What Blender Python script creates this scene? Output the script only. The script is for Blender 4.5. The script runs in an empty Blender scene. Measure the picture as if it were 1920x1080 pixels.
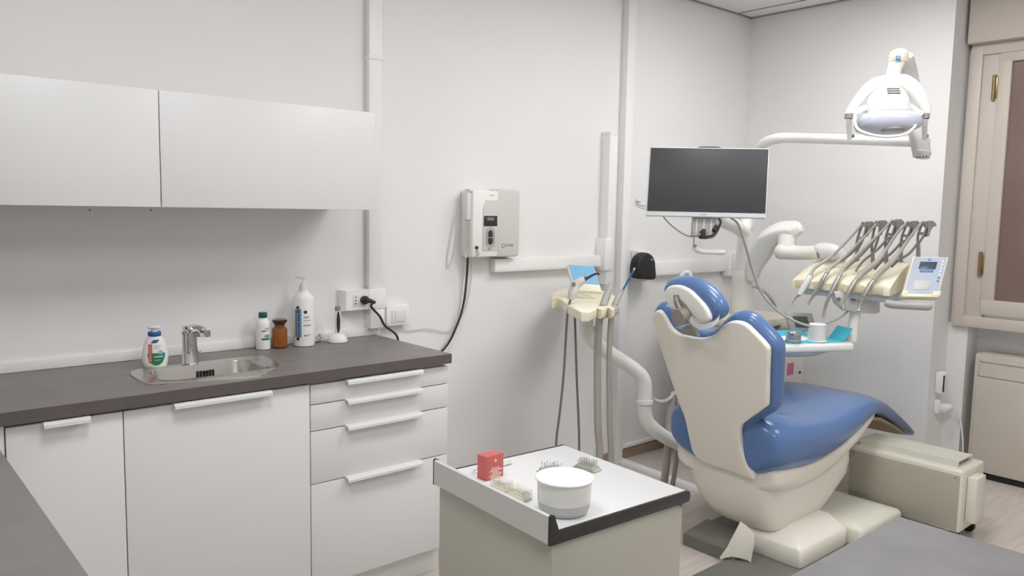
import bpy, bmesh, math, random
from mathutils import Vector, Matrix
random.seed(7)
S = bpy.context.scene
COL = S.collection
V = Vector
PI = math.pi

# ------------------------------------------------------------------ camera
F_PX = 1485.56
YAW, PITCH, ROLL = 0.715357, 0.10097, 0.018145
CAM = V((-1.864, -3.085, 1.503))
_f = V((math.sin(YAW)*math.cos(PITCH), math.cos(YAW)*math.cos(PITCH), -math.sin(PITCH)))
_r0 = V((math.cos(YAW), -math.sin(YAW), 0)); _u0 = _r0.cross(_f)
_r = math.cos(ROLL)*_r0 + math.sin(ROLL)*_u0
_u = -math.sin(ROLL)*_r0 + math.cos(ROLL)*_u0
cam_d = bpy.data.cameras.new('camera'); cam = bpy.data.objects.new('camera', cam_d); COL.objects.link(cam)
cam.matrix_world = Matrix(((_r.x, _u.x, -_f.x, CAM.x), (_r.y, _u.y, -_f.y, CAM.y), (_r.z, _u.z, -_f.z, CAM.z), (0, 0, 0, 1)))
cam_d.sensor_width = 36; cam_d.lens = F_PX*36/1920; cam_d.clip_start = 0.02
S.camera = cam

# measuring aids: a point of the photograph taken to a known plane of the room
def ray(px, py): return _f + (px-960)/F_PX*_r - (py-540)/F_PX*_u
def onx(px, py, v): d = ray(px, py); return CAM + d*((v-CAM.x)/d.x)
def ony(px, py, v): d = ray(px, py); return CAM + d*((v-CAM.y)/d.y)
def onz(px, py, v): d = ray(px, py); return CAM + d*((v-CAM.z)/d.z)
def ond(px, py, v): return CAM + ray(px, py)*v
def onp(px, py, p, n): d = ray(px, py); return CAM + d*((p-CAM).dot(n)/d.dot(n))

# ------------------------------------------------------------------ materials
def lin(c):
    return tuple(((x/255)/12.92 if x/255 <= .04045 else (((x/255)+.055)/1.055)**2.4) for x in c) + (1,)
def mat(name, c, rough=.5, metal=0, spec=.5, trans=0, ior=1.45, alpha=1, emit=None, estr=0, noise=None, bump=None, coat=0, sss=0):
    m = bpy.data.materials.new(name); m.use_nodes = True
    nt = m.node_tree; b = nt.nodes['Principled BSDF']
    col = lin(c)
    b.inputs['Base Color'].default_value = col
    b.inputs['Roughness'].default_value = rough
    b.inputs['Metallic'].default_value = metal
    b.inputs['Specular IOR Level'].default_value = spec
    b.inputs['Transmission Weight'].default_value = trans
    b.inputs['IOR'].default_value = ior
    b.inputs['Alpha'].default_value = alpha
    b.inputs['Coat Weight'].default_value = coat
    if emit: b.inputs['Emission Color'].default_value = lin(emit); b.inputs['Emission Strength'].default_value = estr
    tc = nt.nodes.new('ShaderNodeTexCoord')
    if noise:   # (scale, amount, detail)
        n = nt.nodes.new('ShaderNodeTexNoise'); n.inputs['Scale'].default_value = noise[0]; n.inputs['Detail'].default_value = noise[2]
        nt.links.new(tc.outputs['Object'], n.inputs['Vector'])
        r = nt.nodes.new('ShaderNodeMapRange'); r.inputs['From Min'].default_value = .3; r.inputs['From Max'].default_value = .7
        r.inputs['To Min'].default_value = 1-noise[1]; r.inputs['To Max'].default_value = 1+noise[1]
        nt.links.new(n.outputs['Fac'], r.inputs['Value'])
        x = nt.nodes.new('ShaderNodeMix'); x.data_type = 'RGBA'; x.blend_type = 'MULTIPLY'; x.inputs[0].default_value = 1
        x.inputs[6].default_value = col; nt.links.new(r.outputs[0], x.inputs[7]); nt.links.new(x.outputs[2], b.inputs['Base Color'])
    if bump:    # (scale, strength, distance)
        n = nt.nodes.new('ShaderNodeTexNoise'); n.inputs['Scale'].default_value = bump[0]; n.inputs['Detail'].default_value = 4
        nt.links.new(tc.outputs['Object'], n.inputs['Vector'])
        bp = nt.nodes.new('ShaderNodeBump'); bp.inputs['Strength'].default_value = bump[1]; bp.inputs['Distance'].default_value = bump[2]
        nt.links.new(n.outputs['Fac'], bp.inputs['Height']); nt.links.new(bp.outputs[0], b.inputs['Normal'])
    return m
M = dict(
 wall=mat('wall_paint', (238,237,235), .55, spec=.35, noise=(1.3,.015,3), bump=(60,.08,.002)),
 white=mat('white_lacquer', (228,228,226), .35, bump=(220,.03,.0005)),
 trunk=mat('white_pvc', (243,242,240), .35),
 worktop=mat('dark_laminate', (128,123,119), .42, noise=(9,.10,9), bump=(90,.12,.001)),
 desk=mat('grey_laminate', (124,122,122), .5, noise=(14,.10,9), bump=(120,.1,.001)),
 edge=mat('dark_edge', (96,89,85), .5, noise=(20,.06,5)),
 steel=mat('brushed_steel', (196,192,186), .24, metal=1, bump=(400,.05,.0004)),
 chrome=mat('chrome', (214,212,210), .09, metal=1),
 gm=mat('grey_metal', (156,153,148), .35, metal=.25),
 dark=mat('black_plastic', (52,50,49), .35),
 black=mat('black_rubber', (36,35,35), .5),
 screen=mat('screen_glass', (70,70,72), .42, spec=.3),
 dplastic=mat('dental_plastic', (241,240,234), .28),
 cream=mat('cream_plastic', (236,230,205), .3),
 beige=mat('beige_shell', (236,232,221), .33),
 grey=mat('grey_plastic', (176,174,168), .4),
 lgrey=mat('light_grey_plastic', (210,209,204), .4),
 dgrey=mat('dark_grey_plastic', (118,117,108), .5),
 hose=mat('grey_hose', (178,173,165), .45),
 hosed=mat('dark_grey_hose', (128,122,115), .45),
 blue=mat('blue_vinyl', (90,122,170), .25, bump=(300,.05,.0005), coat=.2),
 bluep=mat('blue_plastic', (44,92,150), .35),
 navy=mat('navy_print', (38,58,84), .4),
 skyblue=mat('blue_label', (112,156,200), .4),
 cyan=mat('cyan_paper', (76,186,208), .7),
 cyanl=mat('pale_blue_paper', (130,188,222), .6),
 white2=mat('white_paper', (236,236,234), .7),
 red=mat('red_card', (202,104,100), .5),
 redl=mat('red_label', (205,66,66), .4),
 pinkt=mat('pale_print', (246,216,212), .5),
 pink=mat('pink_note', (240,132,176), .7),
 green=mat('green_label', (34,138,84), .4),
 teal=mat('teal_cap', (26,82,84), .4),
 printg=mat('grey_print', (110,112,114), .5),
 printl=mat('light_grey_print', (170,174,178), .5),
 amber=mat('amber_glass', (222,156,80), .08, trans=.8, ior=1.45),
 amberl=mat('amber_liquid', (226,168,84), .4),
 clear=mat('clear_plastic', (240,236,218), .1, alpha=.2),
 frost=mat('frosted_plastic', (232,232,230), .35, trans=.45, ior=1.3),
 glassy=mat('cup_glass', (190,205,210), .1, trans=.6, ior=1.3),
 cream2=mat('window_paint', (206,197,186), .4, spec=.4),
 radi=mat('radiator_paint', (208,200,187), .45),
 brass=mat('brass', (150,128,92), .35, metal=.8),
 trolley=mat('trolley_grey', (186,183,170), .32),
 ttop=mat('trolley_white', (226,227,226), .25),
 compf=mat('box_front', (176,171,156), .35),
 compb=mat('box_body', (222,220,206), .35),
 skirt=mat('brown_tile', (160,142,124), .45, noise=(12,.05,4)),
 grid=mat('ceiling_grid', (150,146,140), .5),
 bulb=mat('lamp_panel', (255,255,255), .5, emit=(250,250,253), estr=9.2),
 display=mat('grey_display', (128,134,132), .3),
 dispd=mat('display_dark', (74,86,100), .3),
 dispb=mat('display_blue', (96,130,182), .4),
 panelb=mat('panel_film', (186,196,212), .35),
 blueled=mat('blue_mark', (84,140,176), .4),
 reflector=mat('lamp_reflector', (206,209,226), .2, spec=.6, coat=.3),
)
# floor: pale vinyl planks running along the room
def floor_mat():
    m = bpy.data.materials.new('vinyl_planks'); m.use_nodes = True; nt = m.node_tree; b = nt.nodes['Principled BSDF']
    tc = nt.nodes.new('ShaderNodeTexCoord'); mp = nt.nodes.new('ShaderNodeMapping'); nt.links.new(tc.outputs['Object'], mp.inputs[0])
    br = nt.nodes.new('ShaderNodeTexBrick'); nt.links.new(mp.outputs[0], br.inputs[0])
    br.inputs['Color1'].default_value = lin((208,199,190)); br.inputs['Color2'].default_value = lin((202,193,184)); br.inputs['Mortar'].default_value = lin((186,176,166))
    br.inputs['Scale'].default_value = 1; br.inputs['Brick Width'].default_value = 1.2; br.inputs['Row Height'].default_value = .18; br.inputs['Mortar Size'].default_value = .0012
    mp2 = nt.nodes.new('ShaderNodeMapping'); mp2.inputs['Scale'].default_value = (2.5, 26, 2.5); nt.links.new(tc.outputs['Object'], mp2.inputs[0])
    n = nt.nodes.new('ShaderNodeTexNoise'); n.inputs['Scale'].default_value = 1.6; n.inputs['Detail'].default_value = 6; nt.links.new(mp2.outputs[0], n.inputs['Vector'])
    r = nt.nodes.new('ShaderNodeMapRange'); r.inputs['From Min'].default_value = .3; r.inputs['From Max'].default_value = .7; r.inputs['To Min'].default_value = .9; r.inputs['To Max'].default_value = 1.06
    nt.links.new(n.outputs['Fac'], r.inputs[0])
    x = nt.nodes.new('ShaderNodeMix'); x.data_type = 'RGBA'; x.blend_type = 'MULTIPLY'; x.inputs[0].default_value = 1
    nt.links.new(br.outputs['Color'], x.inputs[6]); nt.links.new(r.outputs[0], x.inputs[7]); nt.links.new(x.outputs[2], b.inputs['Base Color'])
    b.inputs['Roughness'].default_value = .42
    return m
M['floor'] = floor_mat()
def pane_mat():
    m = mat('window_pane', (128,108,100), .25, spec=.5, noise=(2.2,.12,3)); return m
M['pane'] = pane_mat()

# ------------------------------------------------------------------ mesh tools
class Fr:      # a local frame: u along ex, v along ey, w along their normal
    def __init__(s, o, ex, ey):
        s.o = V(o); s.x = V(ex).normalized(); s.y = V(ey).normalized(); s.z = s.x.cross(s.y).normalized()
    def __call__(s, u, v, w=0): return s.o + s.x*u + s.y*v + s.z*w
    def mtx(s): return Matrix(((s.x.x, s.y.x, s.z.x, s.o.x), (s.x.y, s.y.y, s.z.y, s.o.y), (s.x.z, s.y.z, s.z.z, s.o.z), (0, 0, 0, 1)))
def catmull(pts, n=6, closed=False):
    pts = [V(p) for p in pts]; out = []; N = len(pts)
    rng = N if closed else N-1
    for i in range(rng):
        if closed: p0, p1, p2, p3 = pts[i-1], pts[i], pts[(i+1) % N], pts[(i+2) % N]
        else: p0, p1, p2, p3 = pts[max(i-1, 0)], pts[i], pts[i+1], pts[min(i+2, N-1)]
        for k in range(n):
            t = k/n
            out.append(.5*((2*p1)+(p2-p0)*t+(2*p0-5*p1+4*p2-p3)*t*t+(3*p1-3*p2+p3-p0)*t*t*t))
    if not closed: out.append(pts[-1])
    return out
class MB:
    def __init__(s): s.bm = bmesh.new()
    def _add(s, b, mtx=None):
        if mtx is not None: b.transform(mtx)
        me = bpy.data.meshes.new('t'); b.to_mesh(me); b.free(); s.bm.from_mesh(me); bpy.data.meshes.remove(me); return s
    def box(s, x0, x1, y0, y1, z0, z1, bev=0, fr=None, seg=2):
        b = bmesh.new(); bmesh.ops.create_cube(b, size=1)
        for v in b.verts: v.co = V((x0+(v.co.x+.5)*(x1-x0), y0+(v.co.y+.5)*(y1-y0), z0+(v.co.z+.5)*(z1-z0)))
        if bev: bmesh.ops.bevel(b, geom=list(b.edges), offset=bev, segments=seg, profile=.5, affect='EDGES', clamp_overlap=True)
        return s._add(b, fr.mtx() if fr else None)
    def prism(s, poly, w0, w1, fr=None, bev=0, seg=2):       # polygon in (u,v), extruded along w
        b = bmesh.new()
        lo = [b.verts.new((p[0], p[1], w0)) for p in poly]; hi = [b.verts.new((p[0], p[1], w1)) for p in poly]; n = len(poly)
        b.faces.new(lo[::-1]); b.faces.new(hi)
        for i in range(n): b.faces.new((lo[i], lo[(i+1) % n], hi[(i+1) % n], hi[i]))
        bmesh.ops.recalc_face_normals(b, faces=b.faces)
        if bev: bmesh.ops.bevel(b, geom=list(b.edges), offset=bev, segments=seg, profile=.5, affect='EDGES', clamp_overlap=True)
        return s._add(b, fr.mtx() if fr else None)
    def rings(s, rs, cap=True, closed=False):
        b = bmesh.new(); vs = [[b.verts.new(p) for p in r] for r in rs]; n = len(rs[0])
        L = len(vs)
        for i in range(L if closed else L-1):
            a, c = vs[i], vs[(i+1) % L]
            for k in range(n): b.faces.new((a[k], a[(k+1) % n], c[(k+1) % n], c[k]))
        if cap and not closed:
            if cap != 'end': b.faces.new(vs[0][::-1])
            b.faces.new(vs[-1])
        bmesh.ops.recalc_face_normals(b, faces=b.faces)
        return s._add(b)
    def tube(s, pts, r, n=12, smooth=5, flat=None, up=None):   # r: number or list per control point; flat: scale of the second axis
        pts = [V(p) for p in pts]; N = len(pts)
        rr = r if isinstance(r, (list, tuple)) else [r]*N
        if smooth and N > 2:
            P4 = catmull(pts, smooth); R4 = []
            for i in range(N-1):
                for k in range(smooth): R4.append(rr[i]+(rr[i+1]-rr[i])*k/smooth)
            R4.append(rr[-1])
        else: P4, R4 = pts, list(rr)
        T = []
        for i in range(len(P4)):
            t = P4[min(i+1, len(P4)-1)]-P4[max(i-1, 0)]; T.append(t.normalized())
        a = V(up) if up else (V((0, 0, 1)) if abs(T[0].z) < .9 else V((1, 0, 0)))
        nrm = (a-T[0]*a.dot(T[0])).normalized(); rs = []
        for i, p in enumerate(P4):
            nrm = (nrm-T[i]*nrm.dot(T[i])).normalized(); bn = T[i].cross(nrm)
            fl = flat or 1
            rs.append([p+(nrm*math.cos(q)*fl+bn*math.sin(q))*R4[i] for q in [2*PI*k/n for k in range(n)]])
        return s.rings(rs)
    def lathe(s, prof, o=(0, 0, 0), n=32, axis=None, sx=1, sy=1):  # prof: (radius, height)
        rs = []
        if axis is None: m = Matrix.Translation(V(o))
        elif isinstance(axis, Fr): m = axis.mtx()
        else: m = Matrix.Translation(V(o)) @ V(axis).to_track_quat('Z', 'Y').to_matrix().to_4x4()
        for (r, z) in prof: rs.append([m @ V((max(r, 1e-4)*math.cos(2*PI*k/n)*sx, max(r, 1e-4)*math.sin(2*PI*k/n)*sy, z)) for k in range(n)])
        return s.rings(rs)
    def cyl(s, a, b, r, r2=None, n=20, bev=.15):
        a, b = V(a), V(b); r2 = r if r2 is None else r2; h = (b-a).length; e = min(r, h/2)*bev
        return s.lathe([(r-e, 0), (r, e), (r2, h-e), (r2-e, h)], a, n, (b-a))
    def slab(s, loop, nrm, t, rnd=.01, k=4, dome=0):           # closed outline with rounded rims, thickness t along nrm
        loop = [V(p) for p in loop]; nrm = V(nrm).normalized(); n = len(loop)
        area = V((0, 0, 0))
        for i in range(n): area += loop[i].cross(loop[(i+1) % n])
        if area.dot(nrm) < 0: loop = loop[::-1]
        inw = []
        for i in range(n):
            tn = (loop[(i+1) % n]-loop[i-1]); inw.append(nrm.cross(tn).normalized())
        rs = []; rnd = min(rnd, t/2)
        def inset(d):
            q = [p+inw[i]*d for i, p in enumerate(loop)]
            for _ in range(60):
                bad = False
                for i in range(n):
                    j = (i+1) % n
                    if (q[j]-q[i]).dot(loop[j]-loop[i]) < -1e-12:
                        m_ = (q[i]+q[j])/2; e_ = (loop[j]-loop[i])*.02; q[i] = m_-e_; q[j] = m_+e_; bad = True
                if not bad: break
            return q
        for j in range(k+1):
            a = PI/2*j/k; rs.append([p+nrm*rnd*(1-math.cos(a)) for p in inset(rnd*(1-math.sin(a)))])
        for j in range(k+1):
            a = PI/2*j/k; rs.append([p+nrm*(t-rnd+rnd*math.sin(a)) for p in inset(rnd*(1-math.cos(a)))])
        return s.rings(rs)
    def loft(s, rs, cap=True): return s.rings(rs, cap)
    def ball(s, c, r, sx=1, sy=1, sz=1, fr=None, n=20):
        b = bmesh.new(); bmesh.ops.create_uvsphere(b, u_segments=n, v_segments=n//2+2, radius=r)
        for v in b.verts: v.co = V((v.co.x*sx, v.co.y*sy, v.co.z*sz))
        m = fr.mtx() if fr else Matrix.Identity(4)
        return s._add(b, Matrix.Translation(V(c)) @ m if not fr else Matrix.Translation(V(c)-fr.o) @ m)
    def text(s, txt, h, fn, width=None, depth=.0004, align='CENTER'):
        cu = bpy.data.curves.new('t', 'FONT'); cu.body = txt; cu.size = 1; cu.align_x = align; cu.align_y = 'CENTER'; cu.resolution_u = 2
        cu.extrude = .5
        ob = bpy.data.objects.new('t', cu); COL.objects.link(ob); dg = bpy.context.evaluated_depsgraph_get()
        me = bpy.data.meshes.new_from_object(ob.evaluated_get(dg)); bpy.data.objects.remove(ob); bpy.data.curves.remove(cu)
        xs = [v.co.x for v in me.vertices]; w0 = max(xs)-min(xs); kx = (width/w0) if width else h/.72
        for v in me.vertices: v.co = fn(v.co.x*kx, v.co.y*h/.72, depth*(v.co.z+.5)+.0001)
        s.bm.from_mesh(me); bpy.data.meshes.remove(me); return s
    def patch(s, fn, u0, u1, v0, v1, nu=1, nv=1, t=.0006):     # thin sticker following fn(u,v,w)
        b = bmesh.new(); g = [[[b.verts.new(fn(u0+(u1-u0)*i/nu, v0+(v1-v0)*j/nv, w)) for j in range(nv+1)] for i in range(nu+1)] for w in (.00005, t)]
        for i in range(nu):
            for j in range(nv):
                for k in (0, 1): b.faces.new((g[k][i][j], g[k][i+1][j], g[k][i+1][j+1], g[k][i][j+1]))
        for i in range(nu):
            for j in (0, nv): b.faces.new((g[0][i][j], g[0][i+1][j], g[1][i+1][j], g[1][i][j]))
        for j in range(nv):
            for i in (0, nu): b.faces.new((g[0][i][j], g[0][i][j+1], g[1][i][j+1], g[1][i][j]))
        bmesh.ops.recalc_face_normals(b, faces=b.faces); return s._add(b)
def cylmap(c, r, phi, z0=0):      # sticker coordinates wrapped on an upright cylinder facing angle phi
    c = V(c)
    return lambda u, v, w: V((c.x+(r+w)*math.cos(phi+u/r), c.y+(r+w)*math.sin(phi+u/r), c.z+z0+v))
INV = {}
def link(name, mb, material, parent=None, smooth=38):
    me = bpy.data.meshes.new(name)
    inv = INV.get(parent.name) if parent else None
    if inv is not None: mb.bm.transform(inv)
    mb.bm.to_mesh(me); mb.bm.free()
    me.materials.append(M[material] if isinstance(material, str) else material)
    for p in me.polygons: p.use_smooth = True
    me.set_sharp_from_angle(angle=math.radians(smooth))
    o = bpy.data.objects.new(name, me); COL.objects.link(o)
    if parent: o.parent = parent; INV[o.name] = inv if inv is not None else Matrix.Identity(4)
    return o
def tag(o, label=None, cat=None, group=None, kind=None):
    if label: o['label'] = label
    if cat: o['category'] = cat
    if group: o['group'] = group
    if kind: o['kind'] = kind
    return o
def thing(name, label, cat, loc=(0, 0, 0), group=None, rz=0):
    o = bpy.data.objects.new(name, None); COL.objects.link(o); o.empty_display_size = .05
    o.location = V(loc); o.rotation_euler = (0, 0, rz)
    INV[o.name] = (Matrix.Translation(V(loc)) @ Matrix.Rotation(rz, 4, 'Z')).inverted()
    return tag(o, label, cat, group)
def solo(name, mb, material, label, cat, group=None, loc=None, smooth=38):
    o = link(name, mb, material, None, smooth); 
    if loc is not None:
        o.data.transform(Matrix.Translation(-V(loc))); o.location = V(loc)
    return tag(o, label, cat, group)
def struct(name, mb, material, parent=None, label=None):
    o = link(name, mb, material, parent)
    if not parent: o['kind'] = 'structure'
    if label: o['label'] = label
    return o
def B(*a, **k): return MB().box(*a, **k)
def copy_tree(o, parent=None):
    c = o.copy(); COL.objects.link(c)
    if parent: c.parent = parent
    for ch in list(o.children): copy_tree(ch, c)
    return c
# ------------------------------------------------------------------ the room
XR, XW, XN = 2.885, 3.117, 3.28       # far wall, window wall, back of the niche under the window
X0, Y0, H = -2.75, -4.3, 2.79
YP = -1.283                           # corner where the far wall steps back to the window
struct('floor', B(X0-.1, 3.4, Y0-.1, .1, -.05, 0), 'floor')
ceil = struct('ceiling', B(X0-.1, 3.4, Y0-.1, .1, H, H+.05), 'wall')
g = MB()
for k in range(-2, 9): 
    x = 2.71-.6*k
    if x > X0: g.box(x-.006, x+.006, Y0, 0, H-.0035, H+.002)
for k in range(0, 8):
    y = -.6*k-.75
    if y > Y0: g.box(X0, 3.1, y-.006, y+.006, H-.003, H+.002)
g.box(X0, XR, -.02, 0, H-.006, H+.002); g.box(XR-.02, XR, YP, 0, H-.006, H+.002)
link('ceiling_grid', g, 'grid', ceil)
struct('wall_back', B(X0-.1, XR+.1, 0, .1, 0, H), 'wall')
struct('wall_left', B(X0-.1, X0, Y0, 0, 0, H), 'wall')
struct('wall_front', B(X0-.1, 3.4, Y0-.1, Y0, 0, H), 'wall')
wr = MB()
wr.box(XR, XR+.5, YP, 0, 0, H)                      # far wall up to its corner
wr.box(XW, XN+.1, -1.387, YP, 0, .88)               # pier under the window corner
wr.box(XW+.02, XN+.1, -1.387, YP, .88, H)
wr.box(XN, XN+.1, Y0, -1.387, 0, .90)               # niche back
wr.box(XW+.02, XN+.1, Y0, -1.387, .88, .92)
wr.box(XW+.02, XN+.1, -3.0, YP, 2.45, H)
wr.box(XW, XN+.1, Y0, -2.75, 0, H)
struct('wall_right', wr, 'wall')
# window: frame, casement, pane, hinges, roller shutter box
wf = MB(); yL, yR = -1.306, -2.72
for (a, b, c, d) in ((yR, yL, .868, .932), (yR, yL, 2.40, 2.47)): wf.box(3.085, XW+.03, a, b, c, d, .004)
for (a, b) in ((yL-.062, yL+.0008), (yR-.0008, yR+.062)): wf.box(3.0842, XW+.03, a, b, .868, 2.47, .004)
wf.box(3.10, XW+.03, -1.46, yL-.05, .92, 2.42, .003); wf.box(3.10, XW+.03, yR, -2.60, .92, 2.42, .003)
w1 = struct('window_1', wf, 'cream2')
wc = MB(); 
for (y0, y1) in ((-2.02, -1.449), (-2.60, -2.028)):
    wc.box(3.092, 3.135, y0, y1, .945, 1.032, .005); wc.box(3.092, 3.135, y0, y1, 2.35, 2.408, .005)
    wc.box(3.0925, 3.1345, y1-.066, y1, .945, 2.408, .005); wc.box(3.0925, 3.1345, y0, y0+.066, .945, 2.408, .005)
link('casement', wc, 'cream2', w1)
link('pane', B(3.112, 3.118, -2.54, -1.51, 1.02, 2.36), 'pane', w1)
for z in (2.215, 1.232):
    h = MB(); h.cyl((3.088, -1.433, z-.07), (3.088, -1.433, z+.07), .009); h.box(3.088, 3.095, -1.452, -1.437, z-.055, z+.055, .002)
    link('hinge', h, 'brass', w1)
struct('trim_1', MB().box(3.03, XW+.02, -2.9, -1.299, 2.46, H, .008), 'cream2', label='cream roller shutter box above the window')
# skirting and the flat ducts running on the long wall
struct('baseboard_back', B(0, XR, -.012, 0, 0, .062), 'skirt')
struct('baseboard_right', B(XR-.012, XR, YP, 0, 0, .062), 'skirt')
DUCTS = [
 ('vertical_duct', (-.052, .014, -.035, 0, 1.134, H), 'white vertical cable duct rising behind the right end of the upper cabinets'),
 ('floor_line_duct', (1.70, XR, -.022, 0, .068, .092), 'thin white cable duct running low above the brown skirting'),
 ('pipe_casing', (1.605, 1.672, -.05, 0, 0, H), 'tall slim white pipe casing from floor to ceiling left of the monitor'),
 ('horizontal_duct', (.664, 1.46, -.045, 0, 1.18, 1.246), 'white horizontal cable duct under the grey keypad wall unit'),
 ('horizontal_duct', (1.93, 2.67, -.04, 0, 1.108, 1.195), 'white horizontal cable duct behind the headrest, right of the black holder'),
]
for n, (a, b, c, d, e, f), l in DUCTS:
    m = B(a, b, c, d, e, f, .004)
    if n == 'horizontal_duct': m.box(a+.001, b-.001, c-.002, c+.004, e+.012, e+.014)
    if n == 'vertical_duct': m.box(a-.004, b+.004, c-.004, 0, 2.13, 2.15, .002)
    solo(n, m, 'trunk', l, 'duct', loc=((a+b)/2, 0, e))
vt = thing('vertical_duct', 'white open-topped vertical duct standing proud of the wall above the blue screen tray', 'duct', (1.5, 0, 1.08))
link('duct_body', B(1.463, 1.528, -.065, 0, 1.08, 1.93, .003), 'trunk', vt)
link('end_cap', B(1.461, 1.530, -.067, 0, 1.915, 1.935, .003), 'trunk', vt)
link('joint_cover', B(1.44, 1.50, -.075, 0, 1.16, 1.34, .004), 'trunk', vt)
# Italian sockets beside the worktop
sk = thing('wall_socket', 'white double socket box with a black plug in it above the worktop', 'socket', (-.08, 0, 1.045))
m = MB(); fr = Fr((-.081, 0, 1.088), (1, 0, 0), (0, 0, 1))
m.loft([[fr(sx*a, sy*b, -w if False else w) for sx, sy in ((-1, -1), (1, -1), (1, 1), (-1, 1))] for a, b, w in ((.108, .046, 0), (.108, .046, .02), (.090, .043, .045))])
link('socket_box', m, 'trunk', sk)
m = MB(); m.box(-.058, .0, -.026, .026, .0455, .047, .0005, fr=fr); link('socket_face', m, 'white', sk)
m = MB()
for u in (-.045,):
    for v in (-.014, 0, .014): m.cyl(fr(u, v, .046), fr(u, v, .0478), .0032)
link('contact_hole', m, 'black', sk)
m = MB(); m.box(.02, .108, -.045, .046, .0, .048, .004, fr=fr); link('blank_module', m, 'trunk', sk)
solo('junction_cover', B(-.05, .024, -.045, 0, .955, 1.043, .004), 'trunk', 'small white trunking cover directly below the double socket', 'duct', loc=(0, 0, .955))
sw = thing('wall_switch', 'white blank switch plate low on the wall at the right end of the worktop', 'switch', (.1, 0, .955))
link('switch_box', B(.036, .162, -.04, 0, .958, 1.052, .006), 'trunk', sw)
link('switch_plate', B(.062, .138, -.044, -.039, .972, 1.03, .002), 'white', sw)
link('rocker', B(.078, .122, -.047, -.043, .978, 1.024, .002), 'white', sw)
# cables
pl = thing('power_cable', 'black plug with its cable running from the socket down behind the worktop end', 'cable', fr(-.005, 0, .047))
m = MB(); m.cyl(fr(-.005, 0, .047), fr(-.005, 0, .062), .019); m.tube([fr(-.005, 0, .06), fr(.008, -.002, .078), fr(.03, -.01, .085)], [.012, .010, .006], smooth=3)
link('plug', m, 'dark', pl)
m = MB(); m.tube([fr(.025, -.008, .084), ony(696, 575, -.08), ony(712, 593, -.07), ony(722, 611, -.06), ony(745, 632, -.03), V((.10, -.02, .80)), V((.04, -.012, .66)), V((-.03, -.006, .58))], .0055, n=8); link('cable', m, 'dark', pl)
m = MB(); m.tube([ony(877, 483, -.05), ony(875, 520, -.04), ony(869, 570, -.03), ony(856, 612, -.03), ony(832, 655, -.03), V((.18, -.02, .70)), V((.06, -.015, .52)), V((-.03, -.007, .46))], .0055, n=8)
solo('power_cable', m, 'dark', 'thick black cable hanging from the keypad wall unit down behind the worktop', 'cable')
m = MB(); m.tube([ony(881, 483, -.03), ony(884, 520, -.015), ony(872, 580, -.01), ony(850, 612, -.01), ony(836, 622, -.01), ony(800, 616, -.01), ony(762, 620, -.01), ony(750, 610, -.02)], .0022, n=8)
solo('thin_cable', m, 'lgrey', 'thin white wire looping from the keypad wall unit to the switch plate', 'cable')
m = MB(); m.tube([ony(868, 483, -.03), ony(868, 520, -.012), ony(862, 575, -.01), ony(848, 625, -.01), V((.2, -.01, .68)), V((-.03, -.004, .5))], .0022, n=8)
solo('thin_cable', m, 'lgrey', 'thin white wire hanging straight beside the thick black cable', 'cable')
m = MB(); m.tube([ony(855, 400, -.02), ony(846, 440, -.01), ony(838, 490, -.008), ony(841, 500, -.008), ony(850, 480, -.01), ony(860, 430, -.02)], .0022, n=8)
solo('thin_cable', m, 'lgrey', 'thin white wire loop hanging left of the keypad wall unit', 'cable')

# wall mounted keypad unit
wd = thing('keypad_wall_unit', 'white wall-mounted device with dark display, oval keypad and side handset', 'medical device', (.62, 0, 1.26))
link('unit_body', B(.475, .635, -.10, 0, 1.262, 1.585, .012), 'dplastic', wd)
link('side_module', B(.637, .79, -.085, 0, 1.258, 1.592, .014), 'lgrey', wd)
fr = Fr((.535, -.10, 1.262), (1, 0, 0), (0, 0, 1))
m = MB(); m.prism([(.0, .03), (.092, .03), (.092, .275), (.018, .275), (0, .235)], 0, .003, fr, .001); link('face_plate', m, 'lgrey', wd)
m = MB(); m.box(.004, .088, .150, .200, .003, .0045, .001, fr=fr); dp = link('display', m, 'dark', wd)
m = MB(); m.box(.024, .066, .178, .192, .0045, .0052, fr=fr); link('readout', m, 'display', dp)
def stadium(cu, cv, r, h, n=10):
    return [(cu+r*math.cos(a), cv+h+r*math.sin(a)) for a in [PI*k/n for k in range(n+1)]]+[(cu+r*math.cos(a), cv-h+r*math.sin(a)) for a in [PI+PI*k/n for k in range(n+1)]]
m = MB(); m.prism(stadium(.046, .095, .029, .024), .003, .0042, fr); kp = link('keypad', m, 'grey', wd)
m = MB()
h1 = [(.046+.014*math.cos(a), .116+.014*math.sin(a)) for a in [PI*k/10 for k in range(11)]]
m.prism(h1+[(.032, .097), (.060, .097)], .0042, .005, fr)
m.prism([(p[0], .19-p[1]) for p in (h1+[(.032, .097), (.060, .097)])][::-1], .0042, .005, fr); link('key_field', m, 'dark', kp)
for sgn in (-1, 1):
    for k in range(7): m = MB(); m.box(.046+sgn*.0215-.003, .046+sgn*.0215+.003, .068+k*.008, .071+k*.008, .0042, .0047, fr=fr); link('key_mark', m, 'printg', kp)
m = MB(); m.box(.04, .07, .296, .300, .0, .0005, fr=fr); link('maker_mark', m, 'printl', wd)
m = MB(); m.box(.03, .052, .036, .040, .003, .0034, fr=fr); link('maker_mark', m, 'printg', wd)
f2 = Fr((.70, -.085, 1.315), (1, 0, 0), (0, 0, 1))
m = MB(); m.text('ACTEON', .014, lambda u, v, w: f2(.015+u, v, w), width=.058)
m.tube([f2(-.018, .012, .001), f2(-.028, .002, .001), f2(-.024, -.008, .001), f2(-.012, -.011, .001)], .0012, n=6); link('lettering', m, 'dark', wd)
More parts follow.
